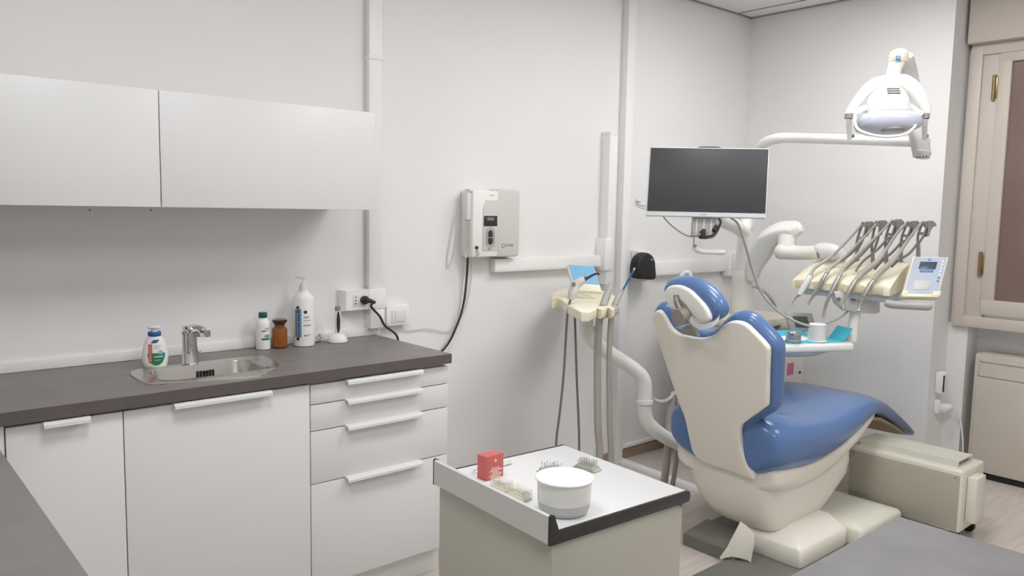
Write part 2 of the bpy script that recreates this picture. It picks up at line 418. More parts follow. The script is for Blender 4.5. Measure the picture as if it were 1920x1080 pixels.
hs = MB(); hs.box(.452, .486, -.085, -.045, 1.44, 1.578, .008); hs.box(.46, .49, -.095, -.05, 1.575, 1.589, .004); h = link('handset', hs, 'white', wd)
cl = MB()
for k in range(22): cl.lathe([(.010, 0), (.0125, .002), (.010, .004)], (.468, -.068, 1.285+k*.007), 12)
link('coiled_cord', cl, 'white', h)
m = MB(); m.tube([(.468, -.068, 1.285), (.466, -.06, 1.265), (.475, -.05, 1.262), (.49, -.05, 1.27)], .005, n=8); link('cord_end', m, 'trunk', h)
m = MB(); m.cyl((.497, -.10, 1.31), (.497, -.109, 1.31), .008); link('round_button', m, 'dark', wd)
m = MB(); m.tube([(.503, -.10, 1.30), (.503, -.112, 1.29), (.503, -.11, 1.262)], [.004, .007, .006], n=10); link('cable_gland', m, 'lgrey', wd)
# boxes behind the assistant tray and the black holder
solo('junction_box', B(1.672, 1.74, -.055, 0, 1.10, 1.185, .004), 'trunk', 'small square white duct box right of the open-topped vertical duct', 'duct', loc=(1.69, 0, 1.1))
solo('junction_box', B(1.745, 1.86, -.06, 0, 1.08, 1.265, .005), 'trunk', 'larger white duct box directly behind the black holder', 'duct', loc=(1.8, 0, 1.08))
hd = thing('black_holder', 'black arch-shaped plastic holder mounted on the white duct box', 'holder', (1.87, -.06, 1.085))
m = MB(); lp = [ony(px, py, -.13) for px, py in ((1198, 521), (1197, 500), (1200, 486), (1206, 478), (1214, 474), (1223, 477), (1229, 486), (1231, 500), (1231, 523), (1214, 524))]
m.slab(catmull(lp, 4, True), (0, 1, 0), .07, .018); link('holder_body', m, 'black', hd)
m = MB(); c = ony(1222, 487, -.131); m.box(c.x-.012, c.x+.012, c.y-.002, c.y+.002, c.z-.004, c.z+.004, .001); link('badge', m, 'gm', hd)
m = MB(); c = ony(1198, 493, -.09); m.cyl((1.79, -.06, 1.165), (1.79, -.10, 1.165), .004); m.tube([(1.79, -.10, 1.165), (1.83, -.105, 1.165)], .003, n=6); link('clip', m, 'dark', hd)
m = MB(); m.patch(lambda u, v, w: V((1.775+u, -w, 1.535+v)), 0, .05, 0, .026); ct = thing('wall_tag', 'tiny white printed tag with a grey wire on the wall left of the monitor', 'tag', (1.80, 0, 1.53))
link('tag_plate', m, 'white2', ct)
m = MB(); m.box(1.783, 1.815, -.0014, -.0006, 1.548, 1.554); link('print', m, 'printg', ct)
m = MB(); m.tube([ony(1194, 374, -.01), ony(1194, 379, -.01), ony(1199, 384, -.012), ony(1216, 387, -.02), ony(1235, 389, -.02)], .003, n=8); link('wire', m, 'grey', ct)
ob = thing('wall_outlet', 'white outlet box at the right end of the wall duct beside the dental column', 'socket', (2.76, 0, 1.08))
link('outlet_box', B(2.67, 2.868, -.06, 0, 1.075, 1.243, .005), 'trunk', ob)
link('outlet_plate', B(2.70, 2.84, -.064, -.058, 1.115, 1.225, .003), 'white', ob)
m = MB(); m.prism([(2.755, 1.185), (2.79, 1.185), (2.79, 1.20), (2.772, 1.213)], -.066, -.064, Fr((0, 0, 0), (1, 0, 0), (0, 0, 1)) if False else None) if False else None
m = MB()
for k in range(3): m.box(2.745, 2.752, -.0655, -.063, 1.15+k*.018, 1.157+k*.018)
m.box(2.775, 2.795, -.0655, -.063, 1.185, 1.189); m.box(2.79, 2.794, -.0655, -.063, 1.175, 1.21); m.box(2.775, 2.779, -.0655, -.063, 1.17, 1.189)
link('socket_mark', m, 'printg', ob)
# socket + plug on the side of the far wall corner
ps = thing('wall_socket', 'small white socket on the narrow wall return beside the window', 'socket', (2.99, YP, .48))
link('socket_box', B(2.965, 3.03, YP-.05, YP, .475, .60, .01), 'trunk', ps)
link('slot', B(2.966, 2.974, YP-.052, YP-.045, .49, .585, .001), 'dark', ps)
pg = thing('round_plug', 'round ribbed white plug with a thin cable below the small corner socket', 'plug', (3.0, YP, .40))
m = MB(); m.box(2.975, 3.01, YP-.03, YP, .355, .435, .006); link('plug_plate', m, 'trunk', pg)
m = MB()
for k in range(5): m.lathe([(.018, 0), (.026-.002*k, .004), (.018, .010)], (2.99+.013*k, YP-.045-.004*k, .392), 16, axis=(1, -.35, -.05))
link('plug_body', m, 'trunk', pg)
m = MB(); m.tube([(3.05, YP-.065, .392), (3.085, YP-.09, .37), (3.10, YP-.11, .30), (3.10, YP-.13, .18), (3.09, YP-.14, .02)], .004, n=8); link('plug_cable', m, 'trunk', pg)
# radiator cover in the niche
rd = thing('radiator_cover', 'cream metal radiator cover standing in the niche below the window', 'radiator', (3.18, -2.0, 0))
link('cover_body', B(3.10, 3.27, -2.68, -1.44, .04, .722, .012), 'radi', rd)
m = MB(); m.box(3.093, 3.102, -2.66, -1.46, .04, .588, .003); link('front_panel', m, 'radi', rd)
m = MB(); m.box(3.0945, 3.102, -2.66, -1.462, .594, .60, .001); m.box(3.0945, 3.102, -2.66, -1.462, .678, .684, .001); m.box(3.0945, 3.102, -1.47, -1.464, .594, .684, .001); link('grille_frame', m, 'radi', rd)
m = MB(); m.box(3.11, 3.26, -2.66, -1.46, .0, .045); link('gap_shade', m, 'black', rd)  # black block stands in for the shade in the gap under the cover

# ------------------------------------------------------------------ kitchen units
def handle(parent, x0, x1, z, y=-.56):
    m = MB()
    prof = [(0, 0), (0, .004), (-.022, .0035), (-.030, -.003), (-.030, -.012), (-.026, -.010), (-.024, -.004), (-.018, -.001)]
    m.prism([(p[0], p[1]) for p in prof], x0, x1, Fr((0, y, z), (0, 1, 0), (0, 0, 1)))
    o = link('handle', m, 'white', parent); o['label'] = 'white metal lip handle'; return o
ZB, ZT = .122, .872
u = thing('base_cabinet', 'narrow white base cabinet at the left end under the dark worktop', 'cabinet', (-1.364, -.28, 0))
link('carcass', B(-1.516, -1.2145, -.538, -.01, ZB, .879), 'white', u)
d = link('door', B(-1.5145, -1.2135, -.56, -.541, ZB, ZT, .0015), 'white', u); handle(d, -1.426, -1.306, ZT+.001)
link('plinth', B(-1.516, -1.2145, -.50, -.485, 0, ZB-.002), 'white', u)
u = thing('base_cabinet', 'wide white sink cabinet with one large door under the sink', 'cabinet', (-.907, -.28, 0))
m = B(-1.2115, -1.193, -.538, -.01, ZB, .879); m.box(-.623, -.604, -.538, -.01, ZB, .879); m.box(-1.2115, -.604, -.538, -.01, ZB, ZB+.018); m.box(-1.2115, -.604, -.02, -.01, ZB, .70); m.box(-1.2115, -.604, -.538, -.533, .80, .879); link('carcass', m, 'white', u)
d = link('door', B(-1.2105, -.6035, -.56, -.541, ZB, ZT, .0015), 'white', u); handle(d, -1.07, -.752, ZT+.001)
link('plinth', B(-1.2115, -.604, -.50, -.485, 0, ZB-.002), 'white', u)
u = thing('drawer_cabinet', 'white four-drawer cabinet at the right end under the dark worktop', 'cabinet', (-.301, -.28, 0))
link('carcass', B(-.601, -.0005, -.538, -.01, ZB, .879), 'white', u)
zs = [ZB, .5085, .7025, .7985, ZT]
for i in range(4):
    d = link('drawer', B(-.5995, -.0015, -.56, -.541, zs[i], zs[i+1]-.0035, .0015), 'white', u)
    handle(d, -.466, -.138, zs[i+1]-.0025)
link('plinth', B(-.601, -.0005, -.50, -.485, 0, ZB-.002), 'white', u)
# upper cabinets
for (a, b, l) in ((-1.75, -1.0255, 'white wall cabinet at the left edge of the photo'), (-1.0225, -.219, 'white wall cabinet on the right, ending at the vertical duct')):
    u = thing('wall_cabinet', l, 'cabinet', ((a+b)/2, -.17, 1.49), )
    link('carcass', B(a+.002, b-.002, -.338, 0, 1.494, 1.855), 'white', u)
    link('door', B(a, b, -.36, -.341, 1.484, 1.861, .0015), 'white', u)
for px in (168, 283):
    c = ony(px, 394, 0); solo('wall_screw', MB().cyl(c, c+V((0, -.003, 0)), .004), 'gm', 'tiny dark screw hole in the wall under the wall cabinets', 'screw', 'screws under the wall cabinets', loc=c)
# worktop with cut-out for the sink
wt = MB(); sx0, sx1, sy0, sy1 = -1.08, -.685, -.475, -.235
for (a, b, c, d) in ((-1.578, sx0, -.578, -.012), (sx1, .0, -.578, -.012), (sx0, sx1, -.578, sy0), (sx0, sx1, sy1, -.012)): wt.box(a, b, c, d, .882, .92)
wt = link('worktop', wt, 'worktop'); tag(wt, 'dark grey laminate worktop with the sink let into it along the wall', 'worktop')
ed = MB(); ed.box(-1.58, .001, -.5795, -.578, .882, .9195); ed.box(0, .0015, -.5795, -.012, .882, .9195); link('front_edge', ed, 'edge', wt)
wl = solo('worktop', B(-2.55, -1.58, -4.1, -.03, .882, .92, .001), 'worktop', 'dark grey worktop running towards the viewer at the bottom left', 'worktop', loc=(-2.0, -2, .882))
u = thing('base_cabinet', 'white side cabinet under the worktop that runs towards the viewer at left', 'cabinet', (-2.07, -2.0, 0))
link('carcass', B(-2.55, -1.60, -4.08, -.60, ZB, .879), 'white', u); link('filler', B(-2.55, -1.5185, -.56, -.05, ZB, .879), 'white', u); link('plinth', B(-2.5, -1.66, -4.0, -.5, 0, ZB-.002), 'white', u)
# bottom right desk
solo('desk_top', B(-.70 if False else -1.35, -.314, -3.5, -2.459, .885, .92, .001), 'desk', 'light grey laminate desk top in the bottom right foreground', 'worktop', loc=(-.8, -3, .885))
u = thing('base_cabinet', 'white cabinet carrying the grey desk top in the right foreground', 'cabinet', (-.8, -3, 0)); link('carcass', B(-1.33, -.334, -3.48, -2.479, .1, .8845), 'white', u); link('plinth', B(-1.29, -.37, -3.44, -2.52, 0, .1), 'white', u)
solo('wall_strip', B(-1.57, 0, -.0115, 0, .9205, .957, .002), 'trunk', 'white upstand strip along the wall behind the worktop', 'strip', loc=(-.8, 0, .92))

# sink
sk = thing('sink', 'small stainless steel sink with angular rim let into the worktop', 'sink', (-.88, -.36, .80))
def rrect(x0, x1, y0, y1, r, n=5):
    o = []
    for cx, cy, a0 in ((x1-r, y1-r, 0), (x0+r, y1-r, 90), (x0+r, y0+r, 180), (x1-r, y0+r, 270)):
        for k in range(n+1): a = math.radians(a0+90*k/n); o.append((cx+r*math.cos(a), cy+r*math.sin(a)))
    return o
outer = [onz(px, py, .9235) for px, py in ((243, 700), (262, 713), (275, 717.5), (300, 718.5), (480, 706), (505, 696), (524, 686), (512, 675), (498, 669), (470, 668), (300, 688), (262, 692))]
outer = catmull(outer, 3, True)
inner = rrect(-1.062, -.697, -.462, -.248, .055)
def resamp(loop, n, start):
    L = [V(p) for p in loop]; k = min(range(len(L)), key=lambda i: (L[i]-start).length); L = L[k:]+L[:k]; L.append(L[0])
    d = [0]
    for i in range(len(L)-1): d.append(d[-1]+(L[i+1]-L[i]).length)
    out = []; j = 0
    for q in range(n):
        t = d[-1]*q/n
        while d[j+1] < t: j += 1
        out.append(L[j].lerp(L[j+1], (t-d[j])/(d[j+1]-d[j] or 1)))
    return out
st = V((-1.2, -.36, .92)); nn = 72
inn3 = [V((p[0], p[1], .9235)) for p in inner]
A1 = resamp(outer, nn, st); A2 = resamp(inn3, nn, st)
ar = sum((A1[i].x*A1[(i+1) % nn].y-A1[(i+1) % nn].x*A1[i].y) for i in range(nn)); ar2 = sum((A2[i].x*A2[(i+1) % nn].y-A2[(i+1) % nn].x*A2[i].y) for i in range(nn))
if ar*ar2 < 0: A1 = [A1[0]]+A1[1:][::-1]
c0 = V((-.88, -.355, 0))
def inset(L, k, z): return [V((c0.x+(p.x-c0.x)*k, c0.y+(p.y-c0.y)*k, z)) for p in L]
m = MB(); m.loft([inset(A1, 1.0, .9205), inset(A1, .995, .9245), [a.lerp(b, .15)+V((0, 0, .001)) for a, b in zip(A1, A2)], [a.lerp(b, .7)+V((0, 0, -.001)) for a, b in zip(A1, A2)], [b+V((0, 0, .002)) for b in A2], inset(A2, .985, .920), inset(A2, .95, .81), inset(A2, .86, .80), inset(A2, .1, .797)], cap='end')
link('basin', m, 'steel', sk, smooth=50)
m = MB()
for k in range(6): 
    if k in (2, 3): m.box(-.885+.011*k, -.878+.011*k, -.2585, -.2555, .893, .897); m.box(-.885+.011*k, -.880+.011*k, -.2585, -.2555, .878, .902)
    else: m.box(-.885+.011*k, -.880+.011*k, -.2585, -.2555, .878, .903)
link('overflow', m, 'black', sk)
m = MB(); m.lathe([(.03, 0), (.035, .002), (.02, .003), (.0, .001)], (-.88, -.355, .799), 24); link('drain', m, 'chrome', sk)
# faucet
fa = thing('faucet', 'chrome single-lever tap standing behind the sink', 'tap', (-.885, -.185, .92))
fr = Fr((-.885, -.185, .92), (.82, -.57, 0), (0, 0, 1))     # u along the wide side, w towards the viewer side
A = V((.42, -.907, 0)); 
ff = Fr((-.885, -.185, .92), (.907, .42, 0), (-.42, .907, 0))
def sup(cx, cy, a, b, z, n=24, e=.7):
    return [ff(cx+a*math.copysign(abs(math.cos(t))**e, math.cos(t)), cy+b*math.copysign(abs(math.sin(t))**e, math.sin(t)), z) for t in [2*PI*k/n for k in range(n)]]
m = MB(); m.loft([sup(0, 0, .028, .026, 0), sup(0, 0, .026, .025, .004), sup(0, 0, .0235, .023, .05), sup(0, 0, .023, .0225, .105), sup(-.002, 0, .025, .023, .118)]); link('tap_body', m, 'chrome', fa)
m = MB(); m.loft([sup(.010, 0-.012, .037, .030, .116), sup(.010, -.014, .039, .033, .122), sup(.008, -.014, .037, .031, .130), sup(.0, -.008, .030, .024, .139)]); link('lever', m, 'chrome', fa)
m = MB(); m.loft([[ff(x, y, z) for x, y in ((.014+o, -.062), (.040-o, -.062), (.034-o, -.01), (.008+o, -.01))] for z, o in ((.098, .002), (.112, 0), (.122, .003))]); link('spout', m, 'chrome', fa)
m = MB(); m.cyl(ff(.024, 0, .04), ff(.037, -.002, .04), .006); m.ball(ff(.04, -.002, .04), .007, n=12); link('side_knob', m, 'chrome', fa)

# bottles on the worktop
def phi_of(c): return math.atan2(CAM.y-c.y, CAM.x-c.x)
c = V((-1.005, -.185, .92)); sb = thing('soap_bottle', 'white pump soap bottle with blue collar and green label left of the tap', 'soap bottle', c)
ph = phi_of(c); fs = Fr(c, (-math.sin(ph), math.cos(ph), 0), (0, 0, 1))
def bsec(a, b, z, n=32): return [fs(a*math.cos(t), z, b*math.sin(t)) for t in [2*PI*k/n for k in range(n)]]
PR = [(.034, .020, 0), (.038, .023, .004), (.0415, .026, .02), (.043, .028, .04), (.041, .027, .062), (.036, .024, .085), (.029, .021, .103), (.022, .020, .112), (.020, .019, .114)]
m = MB(); m.loft([bsec(*p) for p in PR]); link('bottle', m, 'dplastic', sb)
m = MB(); m.lathe([(.0205, .112), (.022, .114), (.022, .124), (.020, .128), (.012, .128)], c, 24); link('collar', m, 'bluep', sb)
m = MB(); m.lathe([(.011, .127), (.011, .138)], c, 16); m.loft([bsec(.020, .014, .138), bsec(.023, .017, .143), bsec(.021, .015, .147), bsec(.010, .008, .150)]); link('pump_head', m, 'white2', sb)
def bsurf(u, v, w):
    a = b = 0
    for i in range(len(PR)-1):
        if PR[i][2] <= v <= PR[i+1][2]:
            t = (v-PR[i][2])/(PR[i+1][2]-PR[i][2]); a = PR[i][0]+t*(PR[i+1][0]-PR[i][0]); b = PR[i][1]+t*(PR[i+1][1]-PR[i][1])
    q = max(-1, min(1, u/a)); return fs(u, v, b*math.sqrt(max(0, 1-q*q))+w+.0003)
def ell_patch(cu, cv, au, av, v0, v1, wz, f=bsurf):
    b = MB(); rs = []
    N = 12
    for j in range(N+1):
        v = v0+(v1-v0)*j/N; s = 1-((v-cv)/av)**2; hw = au*math.sqrt(max(s, .001)); rs.append([(cu-hw+2*hw*i/12, v) for i in range(13)])
    bb = bmesh.new(); g = [[bb.verts.new(f(u, v, wz)) for u, v in r] for r in rs]
    for j in range(N):
        for i in range(12): bb.faces.new((g[j][i], g[j][i+1], g[j+1][i+1], g[j+1][i]))
    bmesh.ops.recalc_face_normals(bb, faces=bb.faces)
    b._add(bb); return b
link('label', ell_patch(.004, .052, .028, .042, .0105, .055, .0003), 'green', sb)
link('label', ell_patch(.004, .052, .028, .042, .040, .0585, .0005), 'white2', sb) if False else None
m = MB(); m.patch(lambda u, v, w: bsurf(u, v, w+.0008), -.021, -.009, .022, .086, 4, 12); rl = link('name_band', m, 'redl', sb)
m = MB(); m.text('BOROTALCO', .008, lambda u, v, w: bsurf(-.015-v, .054+u, w+.0014), width=.056); link('lettering', m, 'pinkt', rl)
m = MB(); m.patch(lambda u, v, w: bsurf(u+(v-.09)*.9, v, w), -.014, .006, .090, .101, 4, 4); link('emblem', m, 'bluep', sb)
m = MB()
for k, wd_ in enumerate((.022, .017)): m.patch(bsurf, -.002, -.002+wd_, .079-k*.007, .081-k*.007, 4, 1)
link('small_print', m, 'printl', sb)
m = MB(); m.patch(lambda u, v, w: bsurf(u, v, w+.0008), .012, .024, .050, .064, 4, 4); link('drop_picture', m, 'cyanl', sb)
m = MB(); m.patch(lambda u, v, w: bsurf(u, v, w+.0009), -.004, .026, .040, .044, 6, 2); m.patch(lambda u, v, w: bsurf(u, v, w+.0009), -.002, .018, .029, .031, 6, 2); link('wave', m, 'lgrey', sb)

c = V((-.555, -.062, .92)); bt = thing('medicine_bottle', 'small white bottle with dark green screw cap left of the amber jar', 'bottle', c)
m = MB(); m.lathe([(.024, 0), (.0275, .003), (.028, .01), (.028, .100), (.026, .112), (.018, .122), (.014, .126), (.014, .13)], c, 32); link('bottle', m, 'dplastic', bt)
m = MB(); m.lathe([(.0155, .128), (.0165, .130), (.0165, .147), (.0155, .149)], c, 28); link('cap', m, 'teal', bt)
cm = cylmap(c, .0281, phi_of(c)+.15)
m = MB(); m.patch(cm, -.010, .024, .040, .048, 10, 1); link('label', m, 'green', bt)
m = MB(); m.patch(cm, .002, .024, .050, .062, 8, 1); link('label', m, 'skyblue', bt)
m = MB(); m.patch(cm, -.010, .024, .078, .080, 8, 1); m.patch(cm, -.010, .006, .074, .0765, 8, 1); m.patch(cm, .004, .022, .086, .089, 8, 1); link('small_print', m, 'printg', bt)
c = V((-.488, -.070, .92)); am = thing('amber_jar', 'amber glass jar with wide ground stopper between the white bottles', 'jar', c)
m = MB(); m.lathe([(.024, 0), (.029, .003), (.030, .01), (.030, .075), (.028, .082), (.021, .086), (.020, .096), (.017, .096), (.0175, .085), (.0265, .078), (.0275, .072), (.0275, .008), (.02, .005), (.0, .005)], c, 36); link('jar_body', m, 'amber', am)
m = MB(); m.lathe([(.02, .006), (.0268, .0085), (.0268, .070), (.0, .0705)], c, 32); link('contents', m, 'amberl', am)
m = MB(); m.lathe([(.016, .082), (.0205, .097), (.0235, .099), (.029, .107), (.030, .112), (.027, .116), (.0, .114)], c, 32); link('stopper', m, mat('brown_glass', (70, 48, 40), .15), am)
c = V((-.385, -.075, .92)); pb = thing('pump_bottle', 'tall white pump bottle with vertical blue label on the worktop', 'bottle', c)
m = MB(); m.lathe([(.038, 0), (.0425, .003), (.043, .012), (.043, .198), (.041, .204), (.026, .219), (.019, .223), (.018, .232)], c, 40); link('bottle', m, 'dplastic', pb)
m = MB(); m.lathe([(.0165, .224), (.0175, .226), (.0175, .244), (.013, .258), (.006, .262), (.0045, .264), (.0045, .281), (.0, .281)], c, 28); link('pump_collar', m, 'white', pb)
fp = Fr(c+V((0, 0, .282)), (-.85, .35, 0), (0, 0, 1)); 
m = MB(); m.tube([fp(-.010, 0, 0), fp(.008, .001, 0), fp(.034, .004, 0)], [.005, .005, .003], n=10); link('pump_spout', m, 'white', pb)
ph = phi_of(c); cm = cylmap(c, .0432, ph)
m = MB(); m.patch(cm, -.040, -.009, .040, .156, 10, 1); bl = link('label', m, 'skyblue', pb)
m = MB(); m.patch(lambda u, v, w: cm(u, v, w+.0006), -.031, -.018, .028, .168, 5, 1); nb = link('name_band', m, 'navy', pb)
m = MB(); m.text('PHARMATURATIVE 12', .008, lambda u, v, w: cm(-.0245-v, .098+u, w+.0012), width=.118); link('lettering', m, 'white2', nb)
m = MB(); 
for k, (a, b, z) in enumerate(((.0, .022, .124), (.0, .022, .120), (.0, .030, .109), (-.002, .030, .090), (-.002, .030, .086), (.012, .026, .050), (.014, .024, .045))): m.patch(cm, a, b, z, z+.0018, 6, 1)
link('small_print', m, 'printg', pb)
m = MB(); 
for (cu, cv, r) in ((.007, .144, .0072), (.006, .047, .0035)):
    b2 = bmesh.new(); ce = b2.verts.new(cm(cu, cv, .0006)); R = [b2.verts.new(cm(cu+r*math.cos(t), cv+r*math.sin(t), .0006)) for t in [2*PI*k/16 for k in range(16)]]
    for i in range(16): b2.faces.new((ce, R[i], R[(i+1) % 16]))
    m._add(b2)
e2 = link('emblem', m, 'navy', pb)
# curing lamp on its charger
c = V((-.235, -.085, .92)); lc = thing('curing_light', 'slim black and white handpiece standing in a round white charging base', 'dental device', c)
m = MB(); m.lathe([(.038, 0), (.0415, .004), (.041, .014), (.033, .028), (.022, .036), (.015, .039), (.012, .036), (.0, .034)], c, 36); link('charger_base', m, 'dplastic', lc)
m = MB(); m.lathe([(.010, .034), (.012, .045), (.012, .125), (.011, .135)], c, 20); link('handpiece', m, 'dplastic', lc)
m = MB(); m.lathe([(.011, .135), (.012, .138), (.012, .152), (.009, .155)], c, 20); link('tip_guard', m, 'gm', lc)
ph = phi_of(c); f3 = Fr(c, (-math.sin(ph), math.cos(ph), 0), (0, 0, 1))
m = MB(); m.slab([f3(.003+.0075*math.cos(t), .088+.047*math.sin(t), .006) for t in [2*PI*k/24 for k in range(24)]], f3.z, .0085, .002); link('grip', m, 'dark', lc)
for l, P_ in (('thin white charger wire curling behind the charging base', [(590, 636), (592, 625), (600, 615), (608, 618), (604, 626), (614, 628), (622, 640)]), ('thin white wire lying to the right of the charging base', [(628, 622), (640, 618), (655, 615), (650, 618), (636, 628), (645, 634)])):
    m = MB(); m.tube([ony(px, py, -.045) for px, py in P_], .002, n=8); solo('thin_cable', m, 'trunk', l, 'cable')
m = MB(); m.tube([V((-.30, -.075, .932)), V((-.32, -.07, .945)), V((-.31, -.06, .96)), V((-.30, -.055, .945)), V((-.285, -.06, .928)), V((-.27, -.08, .928))], .004, n=8)
solo('thin_cable', m, 'grey', 'grey cable bunched behind the left side of the charging base', 'cable')
solo('charger_plug', B(-.345, -.285, -.045, -.0125, .922, .95, .006), 'trunk', 'small white power adapter lying against the wall strip', 'adapter', loc=(-.31, -.03, .922))
# ------------------------------------------------------------------ trolley in front
TZ = .80
ft = Fr((-.4615, -1.6695, 0), (.9984, -.056, 0), (.056, .9984, 0))
tr = thing('instrument_trolley', 'grey cabinet trolley with a white top and black edge strips in the foreground', 'trolley', (-.4615, -1.6695, 0))
prof = [(-.232, .773), (-.232, .836), (-.228, .839), (-.222, .836), (-.208, .80), (.222, .80), (.230, .796), (.232, .786), (.229, .775), (.222, .773)]
fe = Fr(ft(0, 0, 0), ft.x, (0, 0, 1))        # u along trolley width, v up, w towards the viewer
top = MB().prism(prof, -.232, .232, fe); link('top', top, 'ttop', tr)
m = MB(); m.box(-.2338, -.2322, .774, .8365, -.2325, .2325, fr=fe); link('side_strip', m, 'lgrey', tr)
for w0, w1 in ((.2325, .2385), (-.2385, -.2325)):
    m = MB(); m.prism([(-.2335, .771), (-.2335, .838), (-.228, .8415), (-.220, .838), (-.206, .8015), (.223, .8015), (.232, .797), (.2345, .786), (.231, .773), (.223, .771)], w0, w1, fe, .001); o = link('edge_strip', m, 'dark', tr); o['label'] = 'black edge strip'
m = MB(); m.box(-.222, .222, -.225, .225, .09, .7735, .004, fr=ft); link('body', m, 'trolley', tr)
m = MB(); m.box(-.218, .216, -.2275, -.224, .10, .765, .002, fr=ft); link('door', m, 'trolley', tr)
m = MB(); m.box(.205, .220, -.237, -.226, .762, .772, .002, fr=ft); link('latch', m, mat('teal_tab', (120, 160, 160), .4), tr)
for a in (-.19, .19):
    for b in (-.19, .19):
        m = MB(); m.cyl(ft(a-.012, b, .03), ft(a+.012, b, .03), .03); m.box(a-.015, a+.015, b-.012, b+.012, .055, .09, .002, fr=ft); link('caster', m, 'black', tr)
# round pot
pc = onz(1057, 957, TZ)
pot = thing('round_pot', 'white round lidded pot with clear base standing on the trolley', 'pot', pc)
m = MB(); m.lathe([(.050, .0008), (.055, .002), (.060, .012), (.0615, .026), (.0605, .031), (.058, .026), (.052, .005), (.0, .004)], pc, 48); o = link('clear_base', m, 'frost', pot); o['label'] = 'translucent base'
m = MB(); m.lathe([(.0, .008), (.054, .008), (.0595, .024), (.0625, .031), (.0640, .077), (.0, .077)], pc, 48); link('pot_body', m, 'dplastic', pot)
m = MB(); m.lathe([(.0, .0772), (.0675, .0775), (.069, .079), (.069, .081), (.0675, .0825), (.0, .0835)], pc, 56); link('lid', m, 'white2', pot)
# red carton
p0, p1, p2 = onz(912, 903, TZ), onz(943.5, 893, TZ), onz(899, 895.5, TZ)
ex = (p1-p0); wd_ = ex.length; fb = Fr(p0, ex, (0, 0, 1)); dp_ = (p2-p0).length; print('carton', wd_, dp_)
rb = thing('carton', 'small red printed carton standing at the left edge of the trolley top', 'box', p0)
HB = .064
link('carton_body', MB().box(0, wd_, 0.0005, HB, -dp_, 0, .0008, fr=fb), 'red', rb)
m = MB(); dm = [(wd_*.52, HB*.86), (wd_*.60, HB*.77), (wd_*.52, HB*.68), (wd_*.44, HB*.77)]
m.prism(dm, .0001, .0005, fb); m2 = MB(); m2.prism([(wd_*.52+(p[0]-wd_*.52)*.35, HB*.77+(p[1]-HB*.77)*.35) for p in dm], .0005, .0008, fb)
em = link('emblem', m, 'pinkt', rb); link('emblem_centre', m2, 'red', em)
m = MB(); m.text('Steel', .0075, lambda u, v, w: fb(wd_*.5+u, HB*.47+v, w), width=wd_*.42)
for k, (a, b) in enumerate(((.22, .88), (.15, .92), (.34, .66), (.30, .8), (.2, .9), (.12, .9))): m.box(wd_*a, wd_*b, HB*(.385-.05*k), HB*(.40-.05*k)+.0008, .0001, .0005, fr=fb)
link('lettering', m, 'pinkt', rb)
fb2 = Fr(p2, p0-p2, (0, 0, 1))
m = MB()
for k, (a, b, z, h) in enumerate(((.4, .65, .86, .03), (.1, .85, .60, .04), (.35, .8, .54, .05), (.3, .7, .43, .03), (.25, .75, .22, .16))): m.box(dp_*a, dp_*b, HB*z, HB*(z+h), .0001, .0005, fr=fb2)
link('side_print', m, mat('side_print', (222, 138, 134), .5), rb)
# bur boxes
def burbox(cx, cy, label, n, length=.058, wid=.030, h=.026):
    c = onz(cx, cy, TZ); f = Fr(c, ft.y, -ft.x)           # u along the trolley side, v to the left
    b = thing('bur_box', label, 'bur box', c, None)
    m = MB(); m.box(-length/2, length/2, -wid/2, wid/2, .0008, .009, .0015, fr=f); link('base', m, mat('bur_base', (224, 219, 200), .3), b)
    m = MB(); t = .0012; L, W = length/2, wid/2
    m.box(-L, L, -W, -W+t, .0095, h, fr=f); m.box(-L, L, W-t, W, .0095, h, fr=f); m.box(-L, -L+t, -W+t, W-t, .0095, h, fr=f); m.box(L-t, L, -W+t, W-t, .0095, h, fr=f); m.box(-L, L, -W, W, h, h+t, .0005, fr=f)
    link('clear_cover', m, 'clear', b)
    for k in range(n):
        m = MB(); u = -L+.006+(length-.012)*(k % (n//2))/(n//2-1); v = (-.25+.5*(k//(n//2)))*wid; hh = random.uniform(.008, .013)
        m.cyl(f(u, v, .0088), f(u+random.uniform(-.001, .001), v, .0095+hh), .0007, n=6); m.cyl(f(u, v, .009+hh*.7), f(u, v, .0105+hh), .0011, n=6); o = link('bur', m, 'gm', b)
burbox(941, 918, 'clear bur box with metal burs nearest the red carton', 14)
burbox(975, 934, 'clear bur box with metal burs between the first clear box and the round pot', 14)
def burstand(cx, cy, label, nx, ny, ang, L=.075, W=.034):
    c = onz(cx, cy, TZ); d = V((math.cos(ang), math.sin(ang), 0)); f = Fr(c, d, V((-d.y, d.x, 0)))
    b = thing('bur_stand', label, 'bur stand', c)
    m = MB(); m.prism([(-L/2, 0.0005), (L/2, .0005), (L/2-.002, .004), (L/2-.008, .005), (L/2-.010, .011), (-L/2+.010, .011), (-L/2+.008, .005), (-L/2+.002, .004)], -W/2, W/2, Fr(c, d, (0, 0, 1)), .001); link('block', m, mat('stand_green_grey', (170, 172, 156), .4), b)
    for i in range(nx):
        for j in range(ny):
            u = -L/2+.014+(L-.028)*i/(nx-1); v = -W/2+.006+(W-.012)*j/max(ny-1, 1); hh = random.uniform(.010, .017)
            m = MB(); m.cyl(f(u, v, .0105), f(u, v, .011+hh), .0007, n=6); m.cyl(f(u, v, .011+hh*.65), f(u, v, .012+hh), .0010, n=6); link('bur', m, 'gm', b)
a_ = math.atan2(*(lambda d: (d.y, d.x))(onz(1127, 886, TZ)-onz(1077, 872, TZ)))
burstand(1101, 879, 'grey-green bur stand full of burs right of the round pot', 9, 4, a_)
a2 = math.atan2(*(lambda d: (d.y, d.x))(onz(1063, 876, TZ)-onz(1006, 884, TZ)))
burstand(1034, 885, 'grey bur stand mostly hidden behind the round pot', 7, 2, a2)
